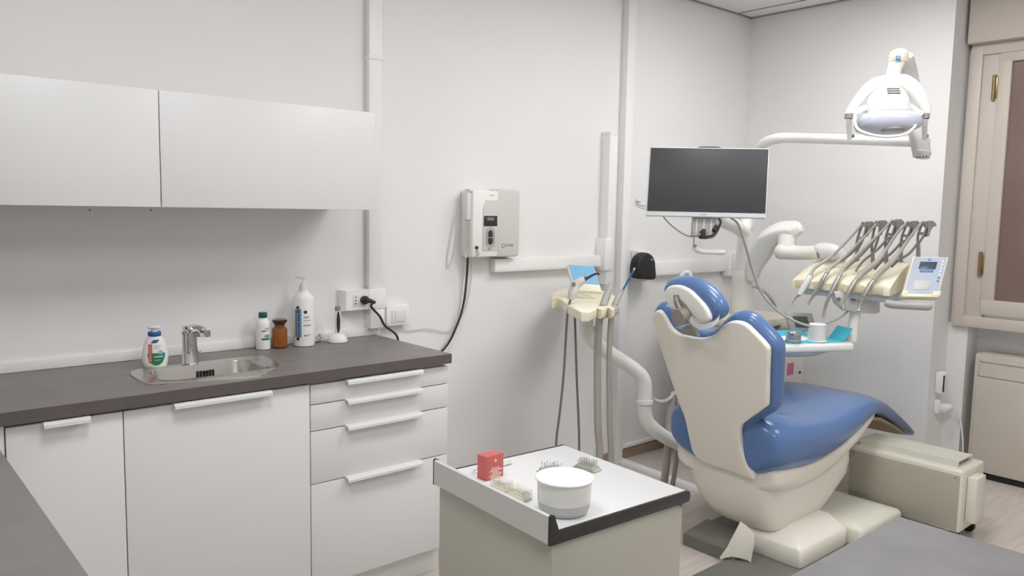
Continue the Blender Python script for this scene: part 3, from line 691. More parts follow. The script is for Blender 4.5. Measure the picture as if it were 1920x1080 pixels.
# tweezers
tw = thing('tweezers', 'metal tweezers lying behind the red carton on the trolley', 'tweezers', onz(925, 876, TZ))
for s in (0, 1):
    pts = [onz(960, 865+2*s, TZ+.004), onz(940, 869+3*s, TZ+.005), onz(915, 876+2*s, TZ+.005), onz(893, 879+4*s, TZ+.004), onz(888, 883+3*s, TZ+.003), onz(883+2*s, 887+1*s, TZ+.002)]
    m = MB(); m.tube(pts, [.0035, .0035, .0025, .0016, .0012, .0006], n=8, flat=.45); link('prong', m, 'steel', tw)

# ------------------------------------------------------------------ dental chair
ch = thing('dental_chair', 'blue and white dental treatment chair with its tall back towards the viewer', 'dental chair', (1.5, -1.13, 0))
BN = V((-1, 0, -.23)).normalized()          # faces the viewer side of the backrest
def bp(px, py, off=0): return onp(px, py, V((.877, 0, 1.10))+BN*off, BN)
shell = [(1223, 597), (1226, 586), (1234, 584), (1243, 595), (1254, 614), (1268, 627), (1288, 633), (1310, 636), (1328, 633), (1342, 625), (1352, 614), (1363, 606), (1378, 604), (1395, 609), (1414, 626), (1436, 650), (1439.5, 662), (1439, 680), (1438, 710), (1437, 757), (1431, 767), (1395, 793), (1387, 803), (1386, 822), (1391, 848), (1400, 875), (1412, 899), (1370, 885), (1324, 870), (1300, 852), (1291, 822), (1283, 785), (1272, 757), (1260, 722), (1248, 685), (1236, 648), (1227, 618)]
m = MB(); m.slab(catmull([bp(*p) for p in shell], 3, True), -BN, .032, .009, 4); link('backrest_shell', m, 'beige', ch)
cush = [(1220, 606), (1221, 586), (1229, 573), (1239, 570), (1250, 578), (1260, 598), (1273, 615), (1295, 622), (1325, 624), (1344, 613), (1356, 600), (1370, 591), (1386, 589), (1404, 594), (1422, 609), (1444, 632), (1456, 650), (1459, 672), (1457, 705), (1456, 750), (1448, 775), (1410, 800), (1402, 830), (1395, 850), (1360, 850), (1310, 830), (1292, 790), (1275, 755), (1255, 710), (1238, 665), (1226, 630)]
m = MB(); m.slab(catmull([bp(*p, -.036) for p in cush], 4, True), -BN, .085, .038, 6); link('backrest_cushion', m, 'blue', ch)
# headrest
HN = V((-1, .12, -.12)).normalized(); HP = V((.80, -1.1, 1.13))
def hp(px, py, off=0): return onp(px, py, HP+HN*off, HN)
hc = [(1243, 558), (1238, 542), (1246, 527), (1260, 521), (1280, 521), (1300, 527), (1320, 540), (1335, 555), (1345, 570), (1348.5, 585), (1344, 598), (1333, 604), (1318, 607), (1300, 602), (1280, 588), (1258, 574)]
m = MB(); m.slab(catmull([hp(*p, -.022) for p in hc], 4, True), -HN, .085, .040, 6); link('headrest_cushion', m, 'blue', ch)
hs_ = [(1244, 553), (1247, 542), (1256, 536), (1272, 536), (1290, 544), (1307, 560), (1320, 575), (1328, 590), (1329, 600), (1322, 604), (1308, 601), (1298, 594), (1285, 585), (1262, 581), (1250, 570)]
m = MB(); m.slab(catmull([hp(*p) for p in hs_], 4, True), -HN, .028, .012, 4); link('headrest_shell', m, 'dplastic', ch)
m = MB(); m.slab([hp(*p, .004) for p in ((1262, 553), (1272, 553), (1274, 560), (1286, 572), (1298, 590), (1290, 600), (1272, 590), (1263, 570))], -HN, .004, .001); m.tube([hp(1267, 556, .005), hp(1272, 572, .012), hp(1283, 590, .014), hp(1296, 606, .01), hp(1305, 622, .0)], [.007, .008, .008, .008, .010], n=10); link('headrest_arm', m, 'gm', ch)
c = hp(1274, 594, .035); m = MB(); m.cyl(c-HN*.03, c+HN*.012, .036, .036, n=32, bev=.12); link('joint_knob', m, mat('knob_grey', (158, 150, 140), .35, metal=.4), ch)
m = MB(); m.slab([bp(*p, .002) for p in ((1271, 612), (1283, 613), (1296, 606), (1305, 612), (1314, 629), (1300, 627), (1284, 624))], BN, .022, .006); link('neck_bracket', m, 'gm', ch)
m = MB(); a = [hp(1294, 600, .03), hp(1302, 608, .032), hp(1318, 613, .03), hp(1336, 608, .01), hp(1347, 598, -.02), hp(1349, 588, -.05)]
rs = catmull(a, 5); up = V((0, 0, 1)); m.loft([[p+up*.0105, p+up*.0105+V((.0015, 0, 0)), p-up*.0105+V((.0015, 0, 0)), p-up*.0105] for p in rs]); o = link('cover_strip', m, 'clear', ch); o['label'] = 'clear plastic cover strip'
o.data.materials[0] = mat('clear_strip', (226, 232, 240), .2, trans=.3)
# seat
YC = -1.135
def sect(x, zt, zb, hw, dip=0, p=2.6, n=44, yc=YC, shear=0):
    out = []; zc = (zt+zb)/2; hh = (zt-zb)/2
    for k in range(n):
        t = 2*PI*k/n; cu, sn = math.cos(t), math.sin(t)
        y = yc+hw*math.copysign(abs(cu)**(2/p), cu); z = zc+hh*math.copysign(abs(sn)**(2/p), sn)
        if sn > 0: z -= dip*(1-((y-yc)/hw)**2)*sn
        out.append(V((x+shear*(z-zc), y, z)))
    return out
seat = [(1.030, .58, .47, .15, 0), (1.034, .61, .44, .215, 0), (1.050, .645, .405, .265, .005), (1.085, .668, .38, .292, .015), (1.15, .68, .365, .303, .03), (1.28, .66, .35, .306, .04), (1.42, .64, .355, .306, .045), (1.60, .63, .385, .300, .04), (1.78, .635, .44, .290, .03), (1.95, .635, .49, .272, .02), (2.10, .60, .485, .250, .01), (2.25, .535, .44, .232, .01), (2.40, .455, .38, .220, .005), (2.54, .375, .32, .208, 0), (2.64, .325, .275, .185, 0), (2.69, .30, .27, .14, 0)]
def lerp_sections(S_, k=4):
    P_ = catmull([V(s[:3]) for s in S_], k); Q_ = catmull([V((s[3], s[4], 0)) for s in S_], k)
    return [(p.x, p.y, p.z, q.x, q.y) for p, q in zip(P_, Q_)]
m = MB(); m.loft([sect(*s, p=2.5) for s in lerp_sections(seat)]); link('seat_cushion', m, 'blue', ch, smooth=70)
under = [(1.085, .44, .345, .20), (1.095, .46, .315, .255), (1.2, .47, .29, .272), (1.4, .48, .285, .272), (1.6, .49, .315, .268), (1.8, .52, .385, .26), (1.95, .55, .445, .245), (2.10, .53, .46, .20)]
m = MB(); m.loft([sect(s[0], s[1], s[2], s[3], 0, 3.2) for s in [(a[0], a[1], a[2], a[3]) for a in lerp_sections([u_+(0,) for u_ in under])]]); link('seat_shell', m, 'beige', ch, smooth=60)
m = MB(); m.loft([sect(x, zt, zb, hw, 0, 4) for x, zt, zb, hw in ((2.02, .50, .47, .19), (2.2, .47, .44, .19), (2.4, .395, .36, .18), (2.56, .33, .295, .16))]); o = link('footrest_pan', m, mat('footrest_tan', (176, 156, 124), .5), ch)
def rr(cx, cy, a, b, z, p=3.4, n=40): 
    return [V((cx+a*math.copysign(abs(math.cos(t))**(2/p), math.cos(t)), cy+b*math.copysign(abs(math.sin(t))**(2/p), math.sin(t)), z)) for t in [2*PI*k/n for k in range(n)]]
m = MB(); m.loft([rr(1.47, YC-.01, .40, .235, .42, 5), rr(1.47, YC-.01, .40, .235, .33, 5), rr(1.46, YC-.015, .385, .232, .27, 5), rr(1.40, YC-.04, .30, .20, .19, 5), rr(1.37, YC-.06, .25, .175, .145, 5), rr(1.36, YC-.08, .20, .14, .12, 5)]); link('undercarriage', m, 'beige', ch, smooth=60)
def rbox(x0, x1, y0, y1, z, i=0): return rr((x0+x1)/2, (y0+y1)/2, (x1-x0)/2-i, (y1-y0)/2-i, z, 18, 64)
m = MB(); m.loft([rbox(1.125, 1.52, -1.50, -1.2, .03), rbox(1.12, 1.525, -1.505, -1.2, .04), rbox(1.12, 1.525, -1.505, -1.2, .105), rbox(1.128, 1.52, -1.495, -1.2, .116), rbox(1.25, 1.52, -1.42, -1.2, .15), rbox(1.26, 1.50, -1.40, -1.2, .152)]); link('base_cover', m, 'beige', ch, smooth=50)
m = MB(); m.loft([rbox(1.545, 1.96, -1.56, -1.20, .03), rbox(1.545, 1.96, -1.56, -1.20, .09), rbox(1.555, 1.95, -1.55, -1.21, .105), rbox(1.60, 1.90, -1.50, -1.24, .115), rbox(1.61, 1.89, -1.49, -1.25, .116)]); o = link('base_cover', m, 'compb', ch, smooth=50)
m = MB(); m.box(.66, 1.97, -1.70, -1.245, .002, .03, .006); m.box(1.1, 1.97, -1.25, -.95, .002, .03, .006); o = link('base_plate', m, 'dgrey', ch); o['label'] = 'dark grey floor plate'
m = MB(); m.tube([ony(1528, 932, -1.22), ony(1620, 966, -1.42)], .020, smooth=0, n=14); link('side_rail', m, 'beige', ch)
# ------------------------------------------------------------------ dental unit: cabinet, column, arms
du = thing('dental_unit', 'cream dental unit cabinet with white column beyond the treatment chair', 'dental unit', (2.28, -.46, 0))
m = MB(); m.box(2.02, 2.545, -.70, -.20, .10, .80, .012); link('cabinet_body', m, 'lgrey', du)
m = MB(); m.slab(catmull([V((x, y, .855)) for x, y in ((1.95, -.20), (1.95, -.50), (2.02, -.66), (2.2, -.70), (2.42, -.66), (2.44, -.50), (2.44, -.20), (2.2, -.16))], 5, True), (0, 0, 1), .05, .012); link('unit_top', m, 'cream', du)
m = MB(); m.slab(catmull([V((x, y, .60)) for x, y in ((1.98, -.20), (1.98, -.48), (2.04, -.62), (2.2, -.66), (2.38, -.62), (2.40, -.48), (2.40, -.20), (2.2, -.18))], 5, True), (0, 0, 1), .257, .01); link('upper_body', m, 'beige', du)
m = MB(); m.box(2.10, 2.50, -.66, -.25, .0, .10, .01); link('foot', m, 'grey', du)
f = Fr(ond(1436, 720, 4.72), ond(1512, 722, 4.72)-ond(1436, 720, 4.72), (0, 0, 1))
# the front door with its lock
m = MB(); m.box(2.065, 2.525, -.704, -.699, .12, .79, .002); link('door', m, 'beige', du)
m = MB(); k = ony(1499, 698, -.704); m.cyl(k, k+V((0, -.006, 0)), .008); link('lock', m, 'dark', du)
# the small grey screen on an angled pod
f = Fr(ond(1489, 612, 4.35), (.79, -.60, .0), (.18, .12, 1)); f0 = ond(1504, 603, 4.35)
m = MB(); fs_ = Fr(f0, _r*.995+V((0, 0, -.03)), _u-_r*.28)
m.box(-.075, .07, -.055, .05, -.05, .0, .008, fr=fs_); sp = link('screen_pod', m, 'lgrey', du)
m = MB(); m.box(-.045, .035, -.035, .030, .0, .002, .001, fr=fs_); o = link('small_screen', m, 'printg', sp)
m = MB(); m.tube([fs_(0, -.03, -.03), V((2.35, -.60, .80))], .035, smooth=0); link('pod_neck', m, 'lgrey', du)
# water spout
m = MB(); m.tube([ond(1272, 540, 4.5), ond(1274, 524, 4.5), ond(1283, 512, 4.5), ond(1291, 511, 4.5), ond(1295, 519, 4.5), ond(1296, 527, 4.5)], .012, n=10); m.tube([ond(1272, 540, 4.5), V((1.99, -.30, .89))], .012, n=10, smooth=0); link('water_spout', m, 'white', du)
m = MB(); m.lathe([(.05, 0), (.10, .03), (.12, .055), (.115, .06), (.09, .035), (.0, .012)], (1.99, -.28, .90), 32); link('spittoon_bowl', m, 'white', du)
# column
cx, cy = 2.236, -.45
m = MB(); m.lathe([(.068, 0), (.070, .004), (.067, .02), (.062, .20), (.062, .245), (.056, .255), (.05, .25)], (cx, cy, .905), 36); link('column_sleeve', m, 'dplastic', du)
m = MB(); m.lathe([(.05, 0), (.046, .1), (.040, .40), (.040, .46), (.034, .47)], (cx, cy, 1.10), 32); link('column', m, 'dplastic', du)
m = MB(); m.lathe([(.034, 0), (.050, .01), (.050, .07), (.030, .085)], (cx, cy, 1.54), 28); link('collar', m, 'white', du)
# curved ribbon arm that carries the instrument bridge
def piece(L_, k):
    q = k*(len(L_)-1); a = min(int(q), len(L_)-2); return L_[a]+(L_[a+1]-L_[a])*(q-a)
def ribbon(pts, half_w, th, wdir, n=5):
    P_ = catmull(pts, n); out = []
    for i, p in enumerate(P_):
        t = (P_[min(i+1, len(P_)-1)]-P_[max(i-1, 0)]).normalized(); w_ = (wdir-t*wdir.dot(t)).normalized(); nn_ = t.cross(w_)
        k = i/(len(P_)-1); hw = piece(half_w, k); tt = piece(th, k)
        sec = []
        for q in range(20):
            a = 2*PI*q/20; sec.append(p+w_*hw*math.copysign(abs(math.cos(a))**.5, math.cos(a))+nn_*tt*math.copysign(abs(math.sin(a))**.5, math.sin(a)))
        out.append(sec)
    return out
m = MB(); m.loft(ribbon([ond(1412, 520, 4.62), ond(1417, 498, 4.58), ond(1427, 473, 4.52), ond(1440, 452, 4.46), ond(1460, 437, 4.38), ond(1478, 431, 4.32), ond(1491, 431, 4.28), ond(1497, 440, 4.26)], (.030, .045, .062, .060, .048, .036, .030, .016), (.05, .06, .065, .065, .06, .05, .045, .03), _u*.7-_r*.7)); link('curved_arm', m, 'dplastic', du)
m = MB(); m.cyl(ond(1477, 440, 4.32), ond(1473, 478, 4.30), .050, .046, bev=.3); link('elbow', m, 'dplastic', du)
m = MB(); m.tube([ond(1466, 472, 4.30), ond(1500, 474, 4.26), ond(1535, 473, 4.2)], [.042, .038, .036], smooth=3, n=20); m.ball(ond(1466, 472, 4.30), .043); link('horizontal_arm', m, 'beige', du)
m = MB(); m.tube([ond(1533, 473, 4.2), ond(1540, 470, 4.19), ond(1560, 472, 4.15), ond(1573, 478, 4.12), ond(1580, 486, 4.1)], [.036, .042, .042, .036, .022], smooth=4, n=20); link('arm_cap', m, 'white', du)
# lamp pole and its long horizontal tube
ol = thing('operating_lamp', 'white operating lamp hanging from a long tubular arm at top right', 'lamp', (cx, cy, 1.56))
m = MB(); m.tube([V((cx, cy, 1.60)), V((cx, cy, 1.72)), V((cx-.01, cy-.01, 1.82)), ond(1418, 287, 4.55), ond(1434, 268, 4.45), ond(1462, 259, 4.35), ond(1500, 259, 4.25), ond(1600, 262, 3.9), ond(1700, 266, 3.58), ond(1716, 267, 3.54)], [.03, .03, .03, .03, .029, .028, .027, .025, .022, .022], n=20); link('tube_arm', m, 'dplastic', ol)
L = lambda px, py, d=3.4: ond(px, py, d)
m = MB(); m.cyl(L(1735, 258, 3.53), L(1733, 283, 3.53), .022, .024, bev=.2); m.tube([L(1716, 267, 3.54), L(1735, 270, 3.53)], .022, smooth=0); link('end_joint', m, 'dplastic', ol)
m = MB(); m.loft(ribbon([L(1729, 292, 3.5), L(1722, 258, 3.5), L(1715, 225, 3.52), L(1710, 180, 3.54), L(1704, 140, 3.54), L(1695, 108, 3.5)], (.034, .036), (.026, .026), _r)); la = link('lift_arm', m, 'lgrey', ol)
m = MB(); c = L(1729, 292, 3.49); m.cyl(L(1730, 284, 3.49), L(1728, 296, 3.49), .036, .032, bev=.2); link('arm_socket', m, 'lgrey', ol)
m = MB()
for k in range(4): c = L(1719+6*k, 295-.6*k, 3.449); m.cyl(c, c+_f*.003, .003, n=8)
link('vent_hole', m, 'dark', la)
# head cap, neck, yokes, body
fl = Fr(L(1685, 130, 3.42), _r, _u)
m = MB(); m.loft([[fl(.0+a*math.cos(t)*1+sh, z, a*.8*math.sin(t)) for t in [2*PI*k/24 for k in range(24)]] for a, z, sh in ((.038, .028, 0), (.041, .032, 0), (.041, .062, .002), (.036, .074, .002), (.024, .084, .002), (.01, .088, .002))]); link('head_cap', m, 'cream', ol)
m = MB(); m.box(-.028, -.008, .030, .049, .031, .0345, .0015, fr=fl); link('blue_emblem', m, 'blueled', ol)
m = MB(); m.box(-.036, -.006, .026, .0285, .030, .0335, fr=fl); link('blue_line', m, 'blueled', ol)
m = MB(); m.text('M', .012, lambda u, v, w: fl(-.018+u, .040+v, .0345+w), width=.010); link('emblem_letter', m, 'white2', ol)
m = MB(); m.loft([[fl(a*math.cos(t)+sh, z, a*.75*math.sin(t)) for t in [2*PI*k/24 for k in range(24)]] for a, z, sh in ((.030, -.095, -.034), (.033, -.06, -.030), (.031, 0, -.018), (.036, .030, -.004))]); link('neck', m, 'dplastic', ol)
def yoke(pts, hw, th=.012):
    m = MB(); m.loft(ribbon([L(x, y, d) for x, y, d in pts], hw, (th, th), _f*.35+_u if False else V((0, 0, 1))*.2+_f, 6)); return m
m = MB(); m.tube([L(*p) for p in ((1667, 154, 3.42), (1648, 155, 3.40), (1628, 166, 3.38), (1610, 186, 3.36), (1597, 204, 3.35), (1591, 216, 3.35))], [.020, .019, .018, .016, .014, .013], n=16, flat=1.4); link('outer_yoke', m, 'dplastic', ol)
m = MB(); m.tube([L(*p) for p in ((1685, 152, 3.42), (1696, 154, 3.40), (1712, 165, 3.38), (1726, 184, 3.36), (1735, 202, 3.35), (1737, 216, 3.35))], [.022, .023, .022, .019, .015, .013], n=16, flat=1.4); link('outer_yoke', m, 'dplastic', ol)
m = MB(); m.tube([L(*p) for p in ((1634, 199, 3.36), (1620, 204, 3.35), (1606, 211, 3.34), (1598, 216, 3.33))], [.013, .014, .014, .012], n=14); link('inner_yoke', m, 'dplastic', ol)
m = MB(); m.tube([L(*p) for p in ((1698, 197, 3.36), (1710, 203, 3.35), (1720, 210, 3.34), (1730, 216, 3.33))], [.013, .014, .014, .012], n=14); link('inner_yoke', m, 'dplastic', ol)
for a, b, q in ((1591, 1594, -1), (1735, 1731, 1)):
    m = MB(); m.cyl(L(a, 213, 3.34), L(a, 223, 3.34), .016, n=16); link('pivot', m, 'gm', ol)
    m = MB(); m.loft([[L(a+dx+s_*b2, y, 3.34+s2*.03) for s_, s2 in ((-1, -1), (1, -1), (1, 1), (-1, 1))] for dx, b2, y in ((0, 6, 223), (q*-1, 5.5, 235), (q*-1.5, 5, 250), (q*-1.5, 4.5, 261), (q*-1, 3, 263))]); o = link('grip', m, 'grey', ol)
    m = MB(); c = L(a-q*8 if q < 0 else a+3, 255, 3.33); m.ball(c, .008, n=10); link('grip_mark', m, 'blueled', o)
fb_ = Fr(L(1664, 197, 3.34), _r, (_u+_f*.05))
def bs(a, b, z, sh=0, e=.75, n=32, off=0): return [fb_(sh+a*math.copysign(abs(math.cos(t))**e, math.cos(t)), z, off+b*math.copysign(abs(math.sin(t))**e, math.sin(t))) for t in [2*PI*k/n for k in range(n)]]
m = MB(); m.loft([bs(.080, .066, -.040), bs(.084, .070, -.036), bs(.085, .070, -.004), bs(.080, .066, .020), bs(.068, .060, .046), bs(.050, .052, .064), bs(.034, .04, .072), bs(.02, .03, .073)]); lb = link('lamp_body', m, 'dplastic', ol)
m = MB()
for k in range(3):
    m.box(-.028, .024, .030+.010*k, .0345+.010*k, .050-.003*k, .0665-.003*k, .001, fr=fb_)
link('vent_slot', m, 'printg', lb)
m = MB(); m.loft([bs(.078, .064, -.036), bs(.112, .085, -.046), bs(.130, .098, -.066), bs(.132, .10, -.082), bs(.124, .094, -.100), bs(.09, .07, -.118), bs(.05, .04, -.126)]); link('reflector', m, 'reflector', ol)
m = MB(); m.tube([L(*p) for p in ((1603, 216, 3.30), (1604, 234, 3.27), (1614, 246, 3.23), (1640, 254, 3.21), (1666, 256, 3.20), (1695, 252, 3.21), (1713, 240, 3.24), (1720, 225, 3.29))], .006, n=10); link('reflector_rim', m, 'dplastic', ol)
m = MB(); m.loft([[fb_(-.005+a*math.cos(t), -.112+z, .052+b*math.sin(t)) for t in [2*PI*k/24 for k in range(24)]] for a, b, z in ((.045, .03, -.012), (.050, .034, -.008), (.050, .034, .004))]); link('bulb_shield', m, 'gm', ol)

# ------------------------------------------------------------------ monitor
mo = thing('monitor', 'white-framed flat monitor with a dark screen held over the chair', 'monitor', ond(1326, 405, 3.62))
bl, br, tl = ond(1211, 404, 3.62), ond(1436, 409, 3.56), ond(1219, 275.5, 3.64)
fm = Fr(bl, br-bl, tl-bl); MWd = (br-bl).length; MH = (tl-bl).dot(fm.y); print('monitor', MWd, MH)
m = MB(); m.box(0, MWd, 0, MH, -.028, 0, .004, fr=fm); link('housing', m, 'white', mo)
m = MB(); m.box(.004, MWd-.004, .021, MH-.004, .0, .0015, .0005, fr=fm); link('screen', m, 'screen', mo)
m = MB(); m.text('msi', .009, lambda u, v, w: fm(MWd*.485+u, .0105+v, w), width=.028); link('lettering', m, 'printg', mo)
m = MB(); m.prism([(.205, MH-.002), (.22, MH+.004), (.235, MH+.006), (.30, MH+.006), (.315, MH+.004), (.33, MH-.002)], -.024, -.004, fm); link('webcam_bar', m, 'dark', mo)
m = MB(); c = fm(MWd*.49, 0, 0); m.box(MWd*.40, MWd*.60, -.085, .06, -.075, -.029, .008, fr=fm); br_ = link('bracket', m, 'grey', mo)
m = MB()
for k in range(3): m.box(MWd*(.43+.06*k), MWd*(.445+.06*k), -.083, -.005, -.0285, -.026, .001, fr=fm)
link('bracket_rib', m, 'lgrey', br_)
m = MB(); m.box(MWd*.478, MWd*.512, -.098, -.055, -.03, .0, .004, fr=fm); m.cyl(fm(MWd*.495, -.098, -.015), fm(MWd*.495, -.085, -.015), .02); link('connector_block', m, 'black', mo)
m = MB(); m.tube([ond(1335, 402, 3.72), ond(1352, 412, 3.85), ond(1378, 424, 4.1), ond(1394, 433, 4.4), V((cx-.02, cy-.02, 1.47))], [.032, .034, .036, .036, .034], n=18); link('support_arm', m, 'dplastic', mo)
m = MB(); m.cyl(V((cx, cy, 1.40)), V((cx, cy, 1.50)), .048); link('arm_collar', m, 'dplastic', mo)
m = MB(); m.tube([ond(1301, 412, 3.72), ond(1301, 462, 3.72)], .003, n=8, smooth=0); link('drop_rod', m, 'grey', mo)
m = MB(); m.tube([ond(1301, 463, 3.72), ond(1307, 469, 3.71), ond(1320, 472, 3.73), ond(1340, 473, 3.8), ond(1357, 473, 3.86)], [.014, .015, .0135, .0135, .0135], n=14, flat=.8); link('hook_arm', m, 'dplastic', mo)
m = MB(); c = ond(1303, 462, 3.70); m.cyl(c, c+V((0, 0, .008)), .009, n=14); link('pivot_cap', m, 'gm', mo)
for l, r_, mt, P_ in (('grey cable drooping from the left under-edge of the monitor to its connector', .0035, 'grey', [(1242, 404, 3.7), (1254, 418, 3.7), (1272, 433, 3.7), (1292, 443, 3.68), (1315, 442, 3.62)]),
    ('black cable curling right of the connector block under the monitor', .005, 'black', [(1344, 406, 3.66), (1351, 415, 3.64), (1347, 428, 3.62), (1338, 440, 3.60), (1326, 444, 3.60)]),
    ('black cable curling left of the connector block under the monitor', .004, 'black', [(1307, 408, 3.66), (1307, 424, 3.64), (1312, 434, 3.62), (1320, 440, 3.61)]),
    ('thin grey cable looping below the connector block under the monitor', .003, 'grey', [(1320, 442, 3.63), (1330, 447, 3.62), (1342, 441, 3.63), (1350, 424, 3.65), (1352, 408, 3.67)]),
    ('long grey cable falling from behind the monitor to the blue-lined tray', .006, 'grey', [(1370, 408, 3.75), (1384, 420, 3.75), (1396, 455, 3.75), (1409, 500, 3.78), (1426, 545, 3.80), (1455, 580, 3.80), (1490, 602, 3.80), (1520, 612, 3.8)]),
    ('grey hose running from the column down to the cream unit cabinet', .009, 'hose', [(1412, 536, 4.5), (1425, 541, 4.48), (1440, 553, 4.46), (1450, 568, 4.46), (1455, 580, 4.5)]),
    ('grey cable rising from the blue-lined tray to the underside of the instrument bridge', .006, 'grey', [(1550, 606, 3.95), (1566, 600, 3.95), (1580, 592, 3.95), (1592, 582, 3.95)])):
    m = MB(); m.tube([ond(*p) for p in P_], r_, n=8); solo('cable', m, mt, l, 'cable')
m = MB(); c1, c2 = ond(1344, 423, 3.615), ond(1338, 434, 3.605); m.cyl(c1, c2, .010, bev=.3); solo('cable_choke', m, 'black', 'small black ferrite lump on the cable under the monitor', 'cable part')

# ------------------------------------------------------------------ instrument bridge
ib = thing('instrument_bridge', 'cream instrument bridge hanging over the chair with tubing levers', 'dental instrument table', (2.0, -1.2, 1.10))
xb = 1.93
ya, yb = onx(1485, 540, xb).y, onx(1668, 560, xb).y
top_prof = [(0, 1.118), (0, 1.158), (.012, 1.172), (.05, 1.200), (.10, 1.232), (.16, 1.262), (.21, 1.276), (.25, 1.270), (.27, 1.25), (.27, 1.20), (.25, 1.17), (.05, 1.125)]
m = MB(); NS = 44; rs = []
for i in range(NS+1):
    t = i/NS; y = ya+(yb-ya)*t; sc = 1.55-.55*t; sca = .0035*math.cos(2*PI*(t*5.1-.5)); e = .012*max(0, 1-min(t, 1-t)/.02)
    rs.append([V((xb+p[0]*sc+(sca if p[0] < .02 else 0), y, p[1]+(0 if p[1] < 1.14 else (sca*1.6-e*.3)))) for p in top_prof])
m.loft(rs); link('bridge_cover', m, 'cream', ib, smooth=45)
wdt = ya-yb; ys = [ya-wdt*(.10+.195*k) for k in range(5)]
m = MB(); m.box(xb+.015, xb+.25, yb+.01, ya-.03, 1.085, 1.135, .012); link('bridge_tray', m, mat('bridge_under', (190, 200, 200), .4), ib)
m = MB(); 
for k in range(5):
    y = ys[k]; m = MB(); m.box(xb-.006, xb+.004, y-.028, y+.028, 1.122, 1.160, .004); link('instrument_rest', m, mat('rest_cream', (226, 214, 182), .35), ib)
m = MB(); fa_ = ond(1600, 568, 3.95); m.prism([(-.11, .06), (.12, .06), (.12, -.045), (.10, -.055), (.02, -.05), (-.05, -.035), (-.09, .0)], -.03, .03, Fr(fa_, _r, _u), .004); ub = link('under_bracket', m, 'lgrey', ib)
m = MB()
for px in (1572, 1600, 1631): c = ond(px, 561, 3.915); m.cyl(c, c-_f*.006, .010, n=12)
link('bracket_screw', m, 'dgrey', ub)
# side handle and panel
m = MB(); m.tube([ond(1662, 568, 3.72), ond(1672, 571, 3.70), ond(1700, 573, 3.66), ond(1738, 575, 3.62), ond(1745, 575, 3.62)], [.016, .019, .018, .018, .010], n=16, smooth=4); o = link('side_handle', m, 'grey', ib)
cp = thing('control_panel', 'tilted control panel with dark display and blue keys at the right end of the bridge', 'control panel', ond(1730, 560, 3.66))
tl, tr_, blc = ond(1712, 481, 3.74), ond(1779, 482, 3.72), ond(1692, 552, 3.66)
fc = Fr(blc, (tr_-tl), (tl-blc)+_r*.0); PH = (tl-blc).dot(fc.y); sh_ = (tl-blc).dot(fc.x); PW = (tr_-tl).length; print('panel', PW, PH, sh_)
fc = Fr(blc, (tr_-tl), (tl-blc)); fc.y = (tl-blc).normalized(); PH = (tl-blc).length
m = MB(); m.box(0, PW, 0, PH, -.030, 0, .004, fr=fc); m.box(-.004, .02, -.006, .022, -.034, .006, .004, fr=fc); m.box(PW-.03, PW+.006, -.008, .022, -.034, .006, .004, fr=fc); m.box(.0, PW, -.014, .004, -.032, .004, .004, fr=fc); link('panel_case', m, 'cream', cp)
m = MB(); m.prism([(.006, .024), (.024, .024), (.026, .008), (PW-.036, .008), (PW-.034, .024), (PW-.008, .024), (PW-.008, PH-.006), (.006, PH-.006)], .0005, .002, fc); link('face_film', m, 'panelb', cp)
m = MB(); m.box(PW*.24, PW*.72, PH*.66, PH*.86, .002, .0028, .0003, fr=fc); link('display', m, 'dispd', cp)
for k in range(4): m = MB(); m.box(PW*(.30+.095*k), PW*(.385+.095*k), PH*.575, PH*.64, .002, .003, .0004, fr=fc); link('blue_key', m, 'dispb', cp)
m = MB(); m.box(PW*.44, PW*.53, PH*.89, PH*.95, .002, .0026, fr=fc); lg = link('emblem', m, 'dispb', cp); m = MB(); m.box(PW*.46, PW*.51, PH*.915, PH*.945, .0026, .003, fr=fc); link('emblem_centre', m, 'panelb', lg)
for k in range(7):
    c = fc(PW*.865, PH*(.88-.088*k), .002); m = MB(); m.lathe([(.0042, 0), (.0052, .0008), (.0052, .001), (.0028, .001)], c, 16, axis=fc.z); o = link('round_key', m, 'white2' if k < 5 else 'dgrey', cp)
m = MB()
for (u_, v_) in ((.26, .50), (.45, .42), (.55, .42), (.66, .38), (.72, .47), (.17, .40), (.12, .26), (.12, .18), (.86, .24), (.86, .15), (.8, .52)): m.box(PW*u_-.003, PW*u_+.003, PH*v_-.0012, PH*v_+.0012, .002, .0024, fr=fc)
link('key_symbol', m, 'printl', cp)
m = MB(); m.box(PW*.24, PW*.68, PH*.12, PH*.36, .002, .004, .001, fr=fc); link('clear_pad', m, 'lgrey', cp)
